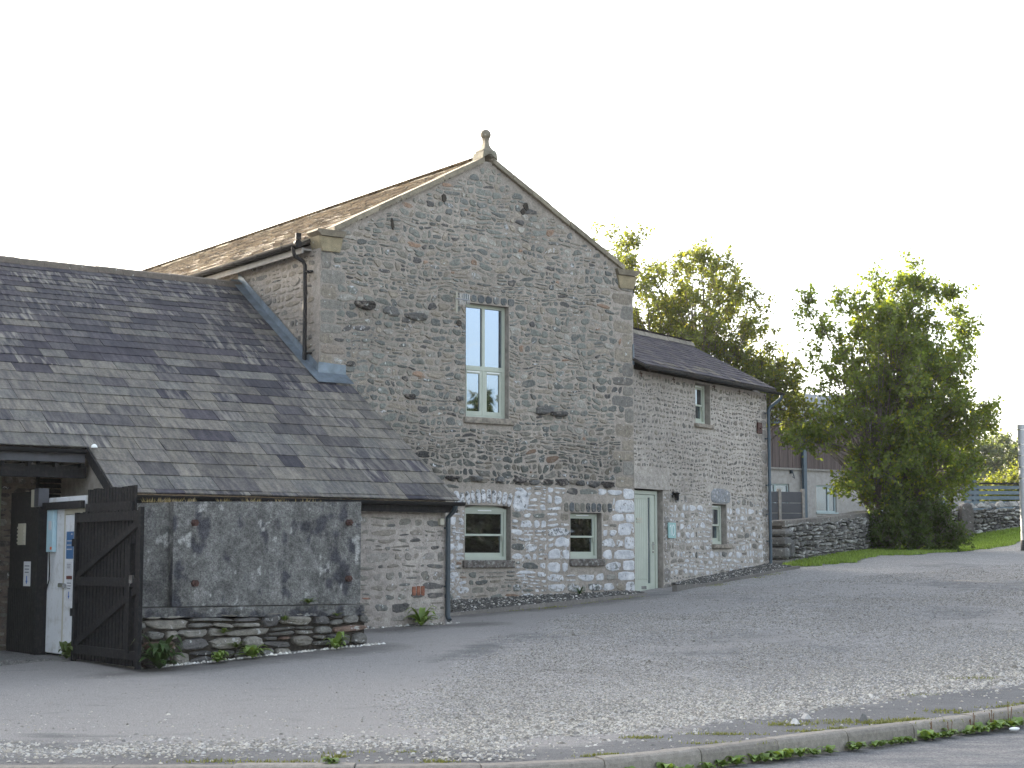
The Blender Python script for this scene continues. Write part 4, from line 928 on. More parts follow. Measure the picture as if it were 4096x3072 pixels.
edging([G(.60+6.35*i/9, -1.62+1.18*i/9, .575+.305*i/9) for i in range(10)], .3, .07, (.20,.185,.165), 'low concrete edging strip in front of the barn, holding back its chippings')
edging([W(.35, -.68, 1.02), W(1.55, -.68, 1.03)]+[W(1.55+4.5*i/6, -.70, 1.03+.33*i/6) for i in range(1, 7)], .3, .10, (.15,.14,.125), 'concrete edging in front of the cottage wing, rising to the right')
V_ = [G(7.0, -.44, .872), W(.0, .02, .86), W(1.3, .02, .88), W(1.5, -.62, .90), W(.35, -.72, .885)]

# ================================================================ CONCRETE TANK on rubble base
tank = empty('concrete_tank', G(0, 0, 0), GA, 'weathered concrete tank block on a dry rubble base, beside the black gate', 'water tank')
def stained(mb, name, x0, x1, y0, y1, z0a, z0b, z1a, z1b, parent, dark=True):
    """subdivided box with slight unevenness, coloured by weather stains"""
    def face(o, u, v, nu, nv, nrm):
        U_, V2 = np.meshgrid(np.linspace(0, 1, nu+1), np.linspace(0, 1, nv+1), indexing='ij')
        P_ = np.array(o)[None, None]+np.array(u)[None, None]*U_[..., None]+np.array(v)[None, None]*V2[..., None]
        return P_, nrm
    Vs = []; Fs = []; Cs = []; off = 0
    specs = [((x0, y0, 0), (x1-x0, 0, 0), (0, 0, 1), 110, 54, (0, -1, 0)), ((x0, y1, 0), (0, y0-y1, 0), (0, 0, 1), 40, 34, (-1, 0, 0)), ((x1, y0, 0), (0, y1-y0, 0), (0, 0, 1), 20, 30, (1, 0, 0))]
    for (o, u, v, nu, nv, nr) in specs:
        P_, _ = face(o, u, v, nu, nv, nr); tx = (P_[..., 0]-x0)/(x1-x0); k = P_[..., 2]
        P_[..., 2] = (z0a+(z0b-z0a)*tx)*(1-k)+(z1a+(z1b-z1a)*tx)*k
        q = P_[..., 0]+P_[..., 1]*1.7
        d = (fbm(q*13, P_[..., 2]*11, 2, 3)-.5)*.055
        e = np.minimum(np.minimum(U_e(P_, 0), 1), 1) if False else 1
        P_ = P_+np.array(nr)[None, None]*d[..., None]*sstep(0, .06, np.minimum(k, 1-k)+.0)[..., None]
        f1 = fbm(q*2.2, P_[..., 2]*1.3, 5, 4); f2 = fbm(q*9, P_[..., 2]*9, 8, 3)
        f1 = fbm(q*3.4, P_[..., 2]*1.5, 5.5, 4); f3 = fbm(q*7, P_[..., 2]*3.0, 14, 3); st = sstep(.43, .55, f1*.5+f3*.5+.35*(f2-.5)-.16*sstep(.80, 1.0, k)+.05*sstep(.2, .6, k)+.02) if dark else .25*sstep(.5, .6, f3)
        pale = np.array((.185,.185,.175)); dk = np.array((.062,.063,.070)); c = pale*(1-st[..., None])+dk*st[..., None]; c = c*(.45+1.1*f2[..., None])
        lich = .8*sstep(.70, .74, fbm(q*9, P_[..., 2]*5, 11, 4)); c = c*(1-lich[..., None])+np.array((.42,.42,.40))*lich[..., None]
        n1, n2_ = P_.shape[:2]; idx = off+np.arange(n1*n2_).reshape(n1, n2_); off += n1*n2_
        Vs.append(P_.reshape(-1, 3)); Fs.append(np.stack([idx[:-1, :-1], idx[1:, :-1], idx[1:, 1:], idx[:-1, 1:]], -1).reshape(-1, 4)); Cs.append(np.c_[c.reshape(-1, 3), np.zeros(n1*n2_)])
    top = np.array([(x0, y0, z1a), (x1, y0, z1b), (x1, y1, z1b), (x0, y1, z1a)]); Vs.append(top); Fs.append(np.array([[off, off+1, off+2, off+3]])); Cs.append(np.tile((.2,.19,.17,0), (4, 1)))
    off += 4; bot = np.array([(x0, y0, z0a), (x1, y0, z0b), (x1, y1, z0b), (x0, y1, z0a)]); Vs.append(bot); Fs.append(np.array([[off, off+3, off+2, off+1]])); Cs.append(np.tile((.1,.1,.1,0), (4, 1)))
    return bulk(name, np.concatenate(Vs), [np.concatenate(Fs)], M['concrete'], parent, vcols=np.concatenate(Cs), smooth=False)
stained(None, 'block', -5.13, -2.43, -5.47, -3.55, .965, .955, 2.26, 2.31, tank)
stained(None, 'side_block', -5.56, -5.10, -5.33, -3.6, .965, .965, 2.235, 2.255, tank, dark=False)
stained(None, 'ledge', -5.58, -2.40, -5.53, -3.5, .84, .80, .955, .945, tank)
mt = mapFy(-5.47)
def cb(C): return np.c_[palette(len(C), [(.16,.155,.14), (.22,.205,.175), (.11,.105,.10), (.26,.245,.215), (.16,.11,.085)], [4, 4, 3, 2, .6], .2), np.zeros(len(C))]
CT = cells(-5.5, -2.33, .12, .86, (.10, .19), (.16, .46), [], lambda cx, cz, hw, hh: cz > .10+.11*(cx+5.5), .3)
rubble('rubble_base', CT, .016, (.05, .10), mt, cb, M['drystone'], tank, rnd=.13, warp=.02)
CT2 = cells(-5.5, -3.6, .10, .86, (.10, .19), (.16, .4), [], None, .3); rubble('rubble_base', CT2, .02, (.03, .07), mapS(-5.5), cb, M['drystone'], tank, rnd=.13, warp=.02)
g = MB(); g.box((-5.50, -5.46, -.1), (-2.36, -3.5, .80)); g.build('base_core', M['soil'], tank)
for (bx, bz) in ((-4.86, 2.0), (-4.84, 1.25), (-2.63, 2.03), (-2.63, 1.29)):
    g = MB(); g.tube([(bx, -5.53, bz), (bx, -5.45, bz)], .045, 6); g.tube([(bx, -5.56, bz), (bx, -5.52, bz)], .022, 8); g.build('bolt', M['rust'], tank)

# ================================================================ BLACK GATE and enclosure
def slatfence(nm, x, ya, yb, za, zb_, n, label, cat, rails=(), brace=(), frame=True, mat='blackwood', slat_top=0.0):
    e = empty(nm, G(x, ya, za), GA-math.pi/2, label, cat)   # local x runs towards -y of the building
    L = abs(yb-ya); m_ = MB(); wv = L/n
    for i in range(n):
        a = i*wv; m_.box((a+wv*.12, -.012, .02 if frame else 0), (a+wv*.86, .010, zb_-za+random.uniform(-.008, .008)+slat_top*0))
    m_.build('slats', M[mat], e)
    if frame:
        f = MB(); H = zb_-za
        f.box((-.03, -.06, .0), (.045, -.013, H)); f.build('stile', M[mat], e); f = MB(); f.box((L-.045, -.06, 0), (L+.04, -.013, H+.03)); f.build('stile', M[mat], e)
    for z in rails:
        r_ = MB(); r_.box((.045, -.055, z), (L-.045, -.013, z+.11)); r_.build('rail', M[mat], e)
    for (za_, zb2) in brace:
        r_ = MB(); d = Vector((L-.09, 0, zb2-za_)); ln = d.length; ang = math.atan2(zb2-za_, L-.09)
        rot = Matrix.Translation((.045, 0, za_)) @ Matrix.Rotation(-ang, 4, 'Y'); r_.box((0, -.05, -.045), (ln, -.014, .045), rot=rot); r_.build('brace', M[mat], e)
    return e
gt = slatfence('slatted_gate', -5.66, -3.74, -5.78, .24, 2.15, 19, 'black slatted timber gate with two diagonal braces, left of the concrete tank', 'gate', rails=(.10, .97, 1.78), brace=((.22, .96), (1.09, 1.76)))
m_ = MB(); m_.box((1.80, -.075, 1.02), (1.90, -.05, 1.12)); m_.box((1.83, -.08, .98), (1.85, -.07, 1.06)); m_.build('latch', M['chrome'], gt)
for z in (.62, 1.52):
    m_ = MB(); m_.tube([(-.09, -.02, z-.05), (-.09, -.02, z+.05)], .045, 10); m_.build('hinge', M['blackwood'], gt)
slatfence('slatted_screen', -5.60, -3.86, -5.42, .25, 2.45, 17, 'taller black slatted screen standing behind the gate', 'fence', frame=False, rails=(.3, 1.9))
m_ = MB(); m_.box((-.05, -.05, 0), (.05, .05, 1.32)); o = m_.build('gate_post', M['blackwood']); o.location = G(-5.68, -5.50, .42); o.rotation_euler = (0, 0, GA); tag(o, 'short black timber post against the left end of the concrete tank', 'post')
# left enclosure panel
pe = empty('enclosure_panel', G(-5.67, -1.22, .24), GA-math.pi/2, 'tall black timber enclosure side with vent and notice at the left edge', 'enclosure')
m_ = MB(); m_.box((0, -.02, .88), (1.02, .02, 2.24)); m_.build('board', M['blackwood'], pe)
m_ = MB()
for i in range(14): m_.box((i*.073+.006, -.035, 0), (i*.073+.060, .01, .90))
m_.build('slats', M['blackwood'], pe)
m_ = MB(); m_.box((1.03, -.06, -.02), (1.20, .10, 2.0)); m_.build('post', M['blackwood'], pe)
m_ = MB(); m_.box((1.03, -.065, 2.02), (1.20, .08, 2.27)); m_.build('post_cap', M['slatepaint'], pe)
m_ = MB(); m_.box((.86, -.045, 2.02), (1.03, -.0, 2.26)); m_.build('pale_panel', M['cream'], pe)
m_ = MB(); m_.box((.36, -.04, 1.50), (.62, -.02, 1.80))
for i in range(5): m_.box((.38, -.06, 1.52+i*.052), (.62, -.038, 1.545+i*.052))
m_.build('vent', M['cream'], pe)
def notice(parent, x0, z0, wd, ht, y, arrow=True):
    p_ = MB(); p_.box((x0, y-.006, z0), (x0+wd, y, z0+ht)); b = p_.build('notice', M['paper'], parent)
    q = MB()
    for i in range(3): q.box((x0+wd*(.15+.03*i), y-.009, z0+ht*(.80-i*.13)), (x0+wd*(.85-.04*i), y-.006, z0+ht*(.84-i*.13)))
    q.build('print', M['ink'], b)
    if arrow:
        q = MB(); c = x0+wd/2; q.prism([(c-wd*.05, z0+ht*.42), (c+wd*.05, z0+ht*.42), (c+wd*.05, z0+ht*.22), (c+wd*.14, z0+ht*.22), (c, z0+ht*.08), (c-wd*.14, z0+ht*.22), (c-wd*.05, z0+ht*.22)], y-.010, y-.006); q.build('arrow', M['blueink'], b)
    return b
notice(pe, .60, .93, .26, .34, -.022)
# white cold store
st = empty('cold_store', G(-5.58, -2.40, .28), GA-math.pi/2, 'white walk-in store cabinet with a notice-covered door behind the black gate', 'cold store')
m_ = MB(); m_.box((0, .0, 0), (.66, .60, 2.10), bev=.01); m_.box((.66, .03, 0), (1.45, .60, 2.10)); m_.box((.66, .0, 1.94), (1.45, .05, 2.10)); m_.build('body', M['white'], st)
m_ = MB(); m_.box((.64, -.02, .05), (.70, .03, 1.93)); m_.box((.70, -.02, 1.86), (1.75, .03, 1.93)); m_.box((.70, -.02, .0), (1.75, .03, .07)); m_.build('door_frame', M['cream'], st)
m_ = MB(); m_.box((.71, -.03, .08), (1.62, .028, 1.85), bev=.008); dd = m_.build('door', M['white'], st)
m_ = MB(); m_.box((.78, -.038, 1.27), (1.02, -.031, 1.63)); b = m_.build('poster', M['bluesign'], dd)
m_ = MB()
for i in range(3): m_.box((.81, -.041, 1.50-i*.055), (.99-.03*(i == 1), -.038, 1.512-i*.055))
m_.box((.95, -.041, 1.585), (.99, -.038, 1.605)); m_.build('print', M['paper'], b)
notice(dd, .80, 1.05, .18, .18, -.031, False); notice(dd, .82, .72, .19, .28, -.031)
m_ = MB(); m_.box((.82, -.042, 1.0), (1.0, -.031, 1.045)); m_.build('plate', M['red'], dd)
m_ = MB(); m_.box((.56, -.06, .89), (.74, -.02, .945), bev=.008); m_.tube([(.74, -.07, .915), (.84, -.07, .915)], .03, 10); m_.build('handle', M['chrome'], dd)
m_ = MB(); m_.box((-.06, -.10, 1.93), (1.4, -.04, 2.03)); o = m_.build('header_beam', M['blackwood'], pe); o.parent = None; o.location = G(-5.58, -2.40, .28); o.rotation_euler = (0, 0, GA-math.pi/2); tag(o, 'black timber beam spanning the opening above the white store door', 'beam')
m_ = MB(); m_.box((.10, -.06, 1.36), (.34, -.005, 1.93), bev=.006); eb = m_.build('control_box', M['bluebox']); eb.location = G(-5.58, -2.40, .28); eb.rotation_euler = (0, 0, GA-math.pi/2); tag(eb, 'pale blue slim control box mounted beside the white store door', 'control box')
m_ = MB(); m_.box((.25, -.064, 1.39), (.31, -.0605, 1.43)); m_.build('label', M['orange'], eb)
m_ = MB(); m_.box((.18, -.064, 1.66), (.28, -.0605, 1.78)); m_.build('label', M['paper'], eb)
m_ = MB(); m_.tube([(.22, -.06, 1.36), (.225, -.05, 1.15), (.17, -.03, .98), (.05, -.02, .85)], .010, 6); m_.build('cable', M['black'], eb)
m_ = MB(); m_.prism([G(-9.5, -1.1)[:2], G(-9.5, -3.3)[:2], G(-7, -3.3)[:2], G(-5.9, -3.35)[:2], G(-5.2, -3.7)[:2], G(-5.2, -1.1)[:2]], .05, .25, axis='z', col=(.20,.195,.185,0)); tag(m_.build('floor_slab', M['concrete']), kind='structure')

# ================================================================ KERB stones
xk = [-14.0]
while xk[-1] < 15: xk.append(xk[-1]+(.92/math.sqrt(1+((float(kerbY(xk[-1]+.3))-float(kerbY(xk[-1])))/.3)**2)))
vis = []
for i in range(len(xk)-1):
    xm_ = (xk[i]+xk[i+1])/2; ym = float(kerbY(xm_))
    if abs(xm_)/ym < .60: vis.append(i)
nth0 = lambda i: '%d%s' % (i, 'th' if 10 < i % 100 < 14 else {1: 'st', 2: 'nd', 3: 'rd'}.get(i % 10, 'th'))
lv0, rv0 = 0, 0; inframe = 0
ords = ['first', 'second', 'third', 'fourth', 'fifth', 'sixth', 'seventh', 'eighth', 'ninth', 'tenth', 'eleventh', 'twelfth', 'thirteenth', 'fourteenth']
for n_, i in enumerate(vis):
    a, b = xk[i]+.004, xk[i+1]-.006; sub = 9; prof = [(-.012, -.26), (.0, -.045), (.014, -.014), (.042, .0), (.145, .003), (.145, -.24)]; V = []; off = random.uniform(-.010, .010); dz = random.uniform(-.006, .010)
    for k in range(sub):
        x = a+(b-a)*k/(sub-1); y = float(kerbY(x)); tx = Vector((.01, float(kerbY(x+.01))-y, 0)).normalized(); nn = Vector((-tx.y, tx.x, 0)); z = gz1(x, y)+.012+dz
        for (p, q) in prof:
            jj = (mnoise.noise(Vector((x*6, p*20, q*20+i)))*.006); v = Vector((x, y, z))+nn*(p-.10+off+jj)+Vector((0, 0, q+jj)); V.append(tuple(v))
    m = len(prof); F_ = [(k*m+j, k*m+j+1, (k+1)*m+j+1, (k+1)*m+j) for k in range(sub-1) for j in range(m-1)]+[tuple(range(m)), tuple((sub-1)*m+j for j in range(m))]
    mb = MB(); c = np.array((.26,.235,.20))*random.uniform(.85, 1.1); mb.add(V, F_, (*c, 0)); o = mb.build('kerb_stone', M['kerb'])
    xm_ = (xk[i]+xk[i+1])/2; q_ = xm_/float(kerbY(xm_))
    if q_ < -.32: lv0 += 1; lab = 'concrete kerb stone outside the left edge of the picture, %s along' % nth0(lv0)
    elif q_ > .32: rv0 += 1; lab = 'concrete kerb stone outside the right edge of the picture, %s along' % nth0(rv0)
    else: inframe += 1; lab = 'concrete kerb stone edging the road, %s counted from the left edge' % ords[min(inframe-1, 13)]
    tag(o, lab, 'kerb', 'kerb stones along the road')

# ================================================================ foliage helpers
def leaves_arr(P_, size, up_bias=0.0, asp=.62, dirs=None, droop=.3):
    n = len(P_)
    if dirs is None:
        d = rng.normal(size=(n, 3)); d[:, 2] = d[:, 2]*.6-droop
    else: d = dirs+rng.normal(size=(n, 3))*.35
    d /= np.linalg.norm(d, axis=1)[:, None]
    r = rng.normal(size=(n, 3)); r[:, 2] += up_bias; s_ = np.cross(d, r); s_ /= np.linalg.norm(s_, axis=1)[:, None]+1e-9; nn = np.cross(d, s_)
    L = size[:, None]; Wd = L*asp*.5
    a = P_; b = P_+d*L*.45+s_*Wd+nn*L*.06; c = P_+d*L; e = P_+d*L*.45-s_*Wd+nn*L*.06
    V = np.stack([a, b, c, e], 1).reshape(-1, 3); F_ = np.arange(4*n).reshape(n, 4); return V, F_
def leaf_cols(n, base, jit=.25, yellow=.0):
    c = np.array(base)[None]*(1+(rng.random((n, 1))-.5)*2*jit); y = (rng.random(n) < yellow)[:, None]
    c = np.where(y, c*np.array([1.9, 1.5, .8]), c); return np.c_[c, np.ones(n)]
def crown_tree(name, label, cat, base, forks, ell, ncl, lpc, lsize, col, seed, group=None, limb_r=.09, spray=.42, up=.5, yellow=.05, leafmat='leaf', spread=1.0, nshow=6):
    """forks: list of fork points of the stems (x,y,z offsets from base); ell: ellipsoids (cx,cy,cz,rx,ry,rz,weight)"""
    global rng
    rs = np.random.default_rng(seed); old = rng; rng = rs; random.seed(seed)
    t = empty(name, base, 0, label, cat, group); tr = MB(); W_ = np.array([e[6] for e in ell]); W_ = W_/W_.sum()
    for fk in forks:
        n = 7; pts_ = []; bx = Vector((rs.normal()*.10*spread, rs.normal()*.10*spread, -.15))
        for k in range(n):
            u = k/(n-1); pts_.append(bx.lerp(Vector(fk), u)+Vector((rs.normal()*.03, rs.normal()*.03, 0))*(k > 0)+Vector((0, 0, math.sin(u*math.pi)*.1)))
        tr.tube(pts_, [limb_r*(1.15-.65*k/(n-1)) for k in range(n)], 8)
    LP = []; LD = []
    for c in range(ncl):
        e = ell[rs.choice(len(ell), p=W_)]; d = rs.normal(size=3); d /= np.linalg.norm(d); r = rs.random()**.42
        ctr = Vector((e[0]+d[0]*r*e[3], e[1]+d[1]*r*e[4], e[2]+d[2]*r*e[5])); fk = min((Vector(f) for f in forks), key=lambda f: (f-ctr).length+rs.random()*.6)
        k0 = rs.random()*.6; st_ = Vector((0, 0, -.1)).lerp(fk, .45+.55*rs.random()); 
        mid = st_.lerp(ctr, .5)+Vector((rs.normal()*.15, rs.normal()*.15, .12*(ctr-st_).length)); ps = []
        for k in range(6): u = k/5; ps.append(st_*(1-u)**2+mid*2*u*(1-u)+ctr*u*u)
        tr.tube(ps, [limb_r*.38*(1-.82*k/5) for k in range(6)], 5, cap=False)
        out = (ctr-st_).normalized(); out = (out+Vector((0, 0, up))).normalized()
        m = 7; per = max(1, lpc//m)
        for q in range(m):
            dd_ = (Vector(out)+Vector(rs.normal(size=3))*.75).normalized(); L = spray*(.6+.8*rs.random()); p0 = ctr+Vector(rs.normal(size=3))*.10; p1 = p0+dd_*L+Vector((0, 0, -.04))
            tr.tube([p0, p0.lerp(p1, .5)+Vector((0, 0, .02)), p1], [.010, .007, .003], 4, cap=False)
            u = rs.random(per)**.8; P_ = np.array(p0)[None]*(1-u[:, None])+np.array(p1)[None]*u[:, None]+rs.normal(size=(per, 3))*.055
            LP.append(P_); LD.append(np.tile(np.array(dd_)*.5+np.array((0, 0, -.35)), (per, 1)))
    LP = np.concatenate(LP); LD = np.concatenate(LD)
    V, F_ = leaves_arr(LP, lsize*(.65+.6*rs.random(len(LP))), .6, .72, LD)
    hh = fbm(LP[:, 0]*.9+seed, LP[:, 1]*.9, LP[:, 2]*.9, 3); cc = leaf_cols(len(LP), col, .25, yellow); cc[:, :3] *= (.7+.6*hh)[:, None]
    cr = bulk('crown', V, [F_], M[leafmat], t, cols=[cc]); tr.build('trunk', M['stem'], t, smooth=True)
    rng = old; return t

# ================================================================ big trees
b0 = (10.0, 44.2, gz1(10.0, 44.2))
crown_tree('multi_stemmed_tree', 'bushy multi stemmed tree standing at the boundary wall, right of the cottage', 'tree', b0,
    [(-.55, 0, 1.6), (-.15, .2, 2.1), (.15, -.1, 1.9), (.45, .1, 1.5), (.9, -.1, 2.0), (1.2, .2, 1.7), (-.3, -.3, 2.6), (.6, .3, 2.9)],
    [(.45, 0, 3.6, 2.5, 2.0, 1.5, 2.2), (.3, 0, 5.0, 2.1, 1.9, 1.3, 1.5), (.45, 0, 6.0, 1.45, 1.3, .85, .9), (.6, 0, 2.1, 2.0, 1.6, 1.1, 1.7), (2.1, 0, 3.6, .95, .9, .8, .5), (-2.0, 0, 3.0, .5, .5, .25, .08)]
    + [(x, 0, z+.12, .10, .12, .75, .05) for (x, z) in ((-1.9, 6.1), (-1.1, 6.7), (-.5, 6.9), (.0, 7.0), (.6, 7.05), (.95, 7.2), (1.3, 7.0), (1.6, 6.8), (2.0, 6.4), (2.3, 5.8), (-1.5, 6.2))],
    470, 130, .108, (.135,.18,.052), 11, limb_r=.06, up=1.0, yellow=.10, spray=.36)
b1 = (5.8, 47.0, 1.6)
crown_tree('broadleaf_tree', 'tall airy broadleaf tree rising behind the cottage roof', 'tree', b1,
    [(-2.4, 0, 5.2), (-.9, .2, 5.0), (.0, 0, 4.8), (1.2, -.1, 4.4), (-.5, .4, 5.8)],
    [(-2.7, 0, 7.6, 1.3, 1.4, 2.0, .62), (-.5, 0, 6.3, 2.3, 1.9, 2.5, 2.8), (1.3, 0, 4.8, 1.3, 1.5, 1.2, 1.0), (-2.1, 0, 4.9, 1.6, 1.5, 1.8, 1.0), (2.5, 0, 4.0, .7, 1.0, .5, .22), (-.1, 0, 8.1, .35, .4, .8, .12)],
    430, 115, .105, (.15,.175,.065), 23, limb_r=.08, up=.5, yellow=.08, spray=.38)
crown_tree('shade_shrubs', 'dark shrubs added unseen behind the cottage to shade the yard', 'shrubs', (2.4, 46.2, 1.7), [(0, 0, 1.5), (-2, 0, 1.5), (2, 0, 1.5)], [(-4.4, 0, 3.2, 1.8, 1.2, 3.2, 1), (-1.8, 0, 3.2, 2.0, 1.2, 3.3, 1), (1.2, 0, 2.1, 1.5, 1.2, 2.3, 1), (2.9, 0, 1.8, 1.0, 1.0, 2.2, .7)], 330, 90, .22, (.05,.07,.025), 91, limb_r=.08, spray=.6)  # unseen shrubs, added only to keep direct sun off the yard
# bush at the foot of the tree
crown_tree('dense_bush', 'dense dark green bush on the grass at the foot of the tree', 'bush', (10.55, 43.3, gz1(10.55, 43.3)),
    [(-.4, 0, .4), (.1, .1, .5), (.5, -.1, .4)], [(-.35, 0, .50, .85, .8, .55, 1), (.50, 0, .50, .80, .7, .55, 1), (.1, .1, .9, .95, .6, .45, .8)],
    120, 110, .095, (.075,.11,.038), 5, limb_r=.03, spray=.30, up=.2, yellow=.02)
# distant trees
for i, (x, y, z, w_, h, lab) in enumerate([(33.8, 118, 5.0, 2.0, 4.6, 'distant hazy green tree right of the near tree, left of its taller neighbour'), (36.6, 121, 5.2, 1.9, 5.2, 'distant hazy green tree standing closest to the pale pole'), (40.5, 124, 5.2, 2.4, 5.0, 'distant tree behind the pale pole at the right edge')]):
    crown_tree('distant_tree', lab, 'tree', (x, y, z), [(0, 0, h*.5)], [(0, 0, h*.68, w_, w_, h*.36, 1), (w_*.3, 0, h*.4, w_*.8, w_*.8, h*.3, .5)], 42, 70, .30, (.10,.125,.085), 31+i, group='distant trees at the right edge', limb_r=.12, spray=.7)
crown_tree('flowering_hedge', 'sunlit yellow green hedge bank beyond the slatted screen', 'hedge', (22.6, 74, 3.2), [(0, 0, .8)], [(-.9, 0, .9, 1.6, 1.2, .8, 1), (.6, 0, 1.3, 1.8, 1.4, 1.1, 1.4), (2.4, 0, 1.7, 1.8, 1.4, 1.3, 1)], 170, 100, .14, (.13,.15,.04), 41, limb_r=.03, spray=.4)

# ================================================================ BOUNDARY WALLS
def dry_wall(name, label, pts, ztop, thick=.45, cope=True, sz=((.08, .17), (.09, .24)), seed=1, face_gap=.022):
    random.seed(seed); t = empty(name, (0, 0, 0), 0, label, 'wall'); pts = [Vector((*p, 0)) for p in pts]
    seg = [0.0]
    for a, b in zip(pts[:-1], pts[1:]): seg.append(seg[-1]+(b-a).length)
    L = seg[-1]; PX = np.array([p.x for p in pts]); PY = np.array([p.y for p in pts]); SG_ = np.array(seg)
    zt = np.array(ztop)
    def mp(side):
        def f(U_, Z_, D_):
            x = np.interp(U_, SG_, PX); y = np.interp(U_, SG_, PY); e = .05
            dx = np.interp(U_+e, SG_, PX)-np.interp(U_-e, SG_, PX); dy = np.interp(U_+e, SG_, PY)-np.interp(U_-e, SG_, PY); n_ = np.hypot(dx, dy)+1e-9
            nxx, nyy = dy/n_, -dx/n_
            tt = np.interp(U_, SG_, zt); bb = gz(x, y)-.12; zz = bb+(tt-bb)*Z_
            off = thick/2*side+D_*side
            return np.stack([x+nxx*off, y+nyy*off, zz], -1)
        return f
    H = float(np.mean(zt)-np.mean(gz(PX, PY)))+.12
    for side in (1, -1):
        C = cells(0, L, 0, H, sz[0], sz[1], [], None, .3); C[:, 1] /= H; C[:, 3] /= H
        f = mp(side); K = len(C)
        fn_ = lambda X_, Z_, D_: f(X_, Z_, D_)
        # scale the vertical size back (stones_geo works in metres)
        C2_ = C.copy(); C2_[:, 1] *= H; C2_[:, 3] *= H
        g2 = lambda X_, Z_, D_: f(X_, Z_/H, D_)
        rubble('stonework', C2_, face_gap, (.05, .10), g2, lambda C: np.c_[palette(len(C), [(.22,.215,.195), (.30,.29,.265), (.15,.145,.135), (.38,.375,.35), (.11,.105,.10)], [4, 4, 3, 2, 1.5], .2), np.zeros(len(C))], M['drystone'], t, warp=.09, rnd=.22, skew=.45, pm=2.8)
    n = 40; V = []; us = np.linspace(0, L, n+1); f1, f2 = mp(1), mp(-1)
    A1 = f1(us, np.zeros(n+1), np.full(n+1, -.03)); A2 = f1(us, np.full(n+1, .97), np.full(n+1, -.03)); B2 = f2(us, np.full(n+1, .97), np.full(n+1, -.03)); B1 = f2(us, np.zeros(n+1), np.full(n+1, -.03))
    V = np.concatenate([A1, A2, B2, B1]); i = np.arange(n); q = []
    for k in range(3): q.append(np.stack([k*(n+1)+i, k*(n+1)+i+1, (k+1)*(n+1)+i+1, (k+1)*(n+1)+i], -1))
    q.append(np.array([[0, n+1, 2*(n+1), 3*(n+1)], [n, 2*n+1, 3*n+2, 4*n+3]])); bulk('core', V, [np.concatenate(q)], M['soil'], t)
    if cope == 'flat':
        m_ = MB(); u = 0
        while u < L-.05:
            l_ = min(random.uniform(.5, 1.0), L-u); ps = []
            for (uu) in (u+.006, u+l_-.006):
                for side, ff in ((1, f1), (-1, f2)):
                    for zz in (.0, .13):
                        p = ff(np.array([uu]), np.array([1.0]), np.array([.05]))[0]; ps.append((p[0], p[1], p[2]-.05+zz+random.uniform(-.008, .008)))
            m_.add(ps, [(0,1,3,2), (4,6,7,5), (0,4,5,1), (2,3,7,6), (1,5,7,3), (0,2,6,4)], (*(np.array((.15,.14,.125))*random.uniform(.8, 1.2)), 0)); u += l_
        m_.build('cope_stone', M['drystone'], t)
    elif cope == 'rough':
        K = int(L/.13); us = (np.arange(K)+.5)*L/K; P_ = (f1(us, np.ones(K), np.zeros(K))+f2(us, np.ones(K), np.zeros(K)))/2+np.c_[np.zeros((K, 2)), .03+rng.random(K)*.05]
        V, Fa, Cc = lumps(P_, .13+.10*rng.random(K), np.c_[palette(K, [(.24,.235,.215), (.32,.31,.285), (.16,.155,.145)], [1, 1, 1]), np.zeros(K)], .75); bulk('cope_stone', V, [Fa], M['drystone'], t, cols=[Cc])
    return t
dry_wall('dry_stone_wall', 'low dry stone wall with flat coping between the cottage corner and the bush', [(6.02, 37.75), (7.4, 39.9), (8.7, 42.4), (9.85, 45.0)], [2.30, 2.42, 2.58, 2.74], cope='flat', seed=3)
g = MB()
for k, (a, b, c, d) in enumerate([(0, .30, 1.2, 1.50), (0.0, .22, 1.52, 1.78), (.24, .52, 1.52, 1.95), (0, .34, 1.80, 2.02), (0, .42, 2.04, 2.20)]):
    g.box((a+.0, -.06, c), (b-.01, .50, d-.012), col=(*(np.array((.14,.138,.13))*random.uniform(.6, 1.4)), 0), bev=.05)
o = g.build('wall_end_stone', M['drystone']); o.location = (6.22, 37.52, 0); o.rotation_euler = (0, 0, R(57)); tag(o, 'squared brown end stones closing the boundary wall beside the cottage downpipe', 'stones')
dry_wall('dry_stone_wall', 'far dry stone wall with rough coping, right of the stone gatepost', [(11.6, 47.6), (13.35, 49.1), (15.4, 50.4), (20, 53.5)], [2.85, 2.95, 3.02, 3.45], cope='rough', seed=9)
g = MB(); random.seed(4)
prof = [(.20, 0), (.19, .5), (.185, .85), (.15, 1.0), (.05, 1.08)]; V = []; 
for (h, z) in prof:
    for (a, b) in ((-1, -.6), (1, -.6), (1, .6), (-1, .6)): V.append((a*h+random.uniform(-.012, .012)-(.04 if a < 0 and z > .9 else 0), b*h+random.uniform(-.01, .01), z+(.05 if a > 0 and z > .8 else 0)))
F_ = [(i*4+k, i*4+(k+1) % 4, i*4+4+(k+1) % 4, i*4+4+k) for i in range(4) for k in range(4)]+[(0,1,2,3), (16,17,18,19)]
g.add(V, F_, (.115,.105,.10,0)); o = g.build('stone_gatepost', M['drystone']); o.location = (13.42, 48.55, 2.02); o.rotation_euler = (0, R(1.5), R(12)); tag(o, 'upright dark slab stone gatepost at the start of the far wall', 'gatepost')

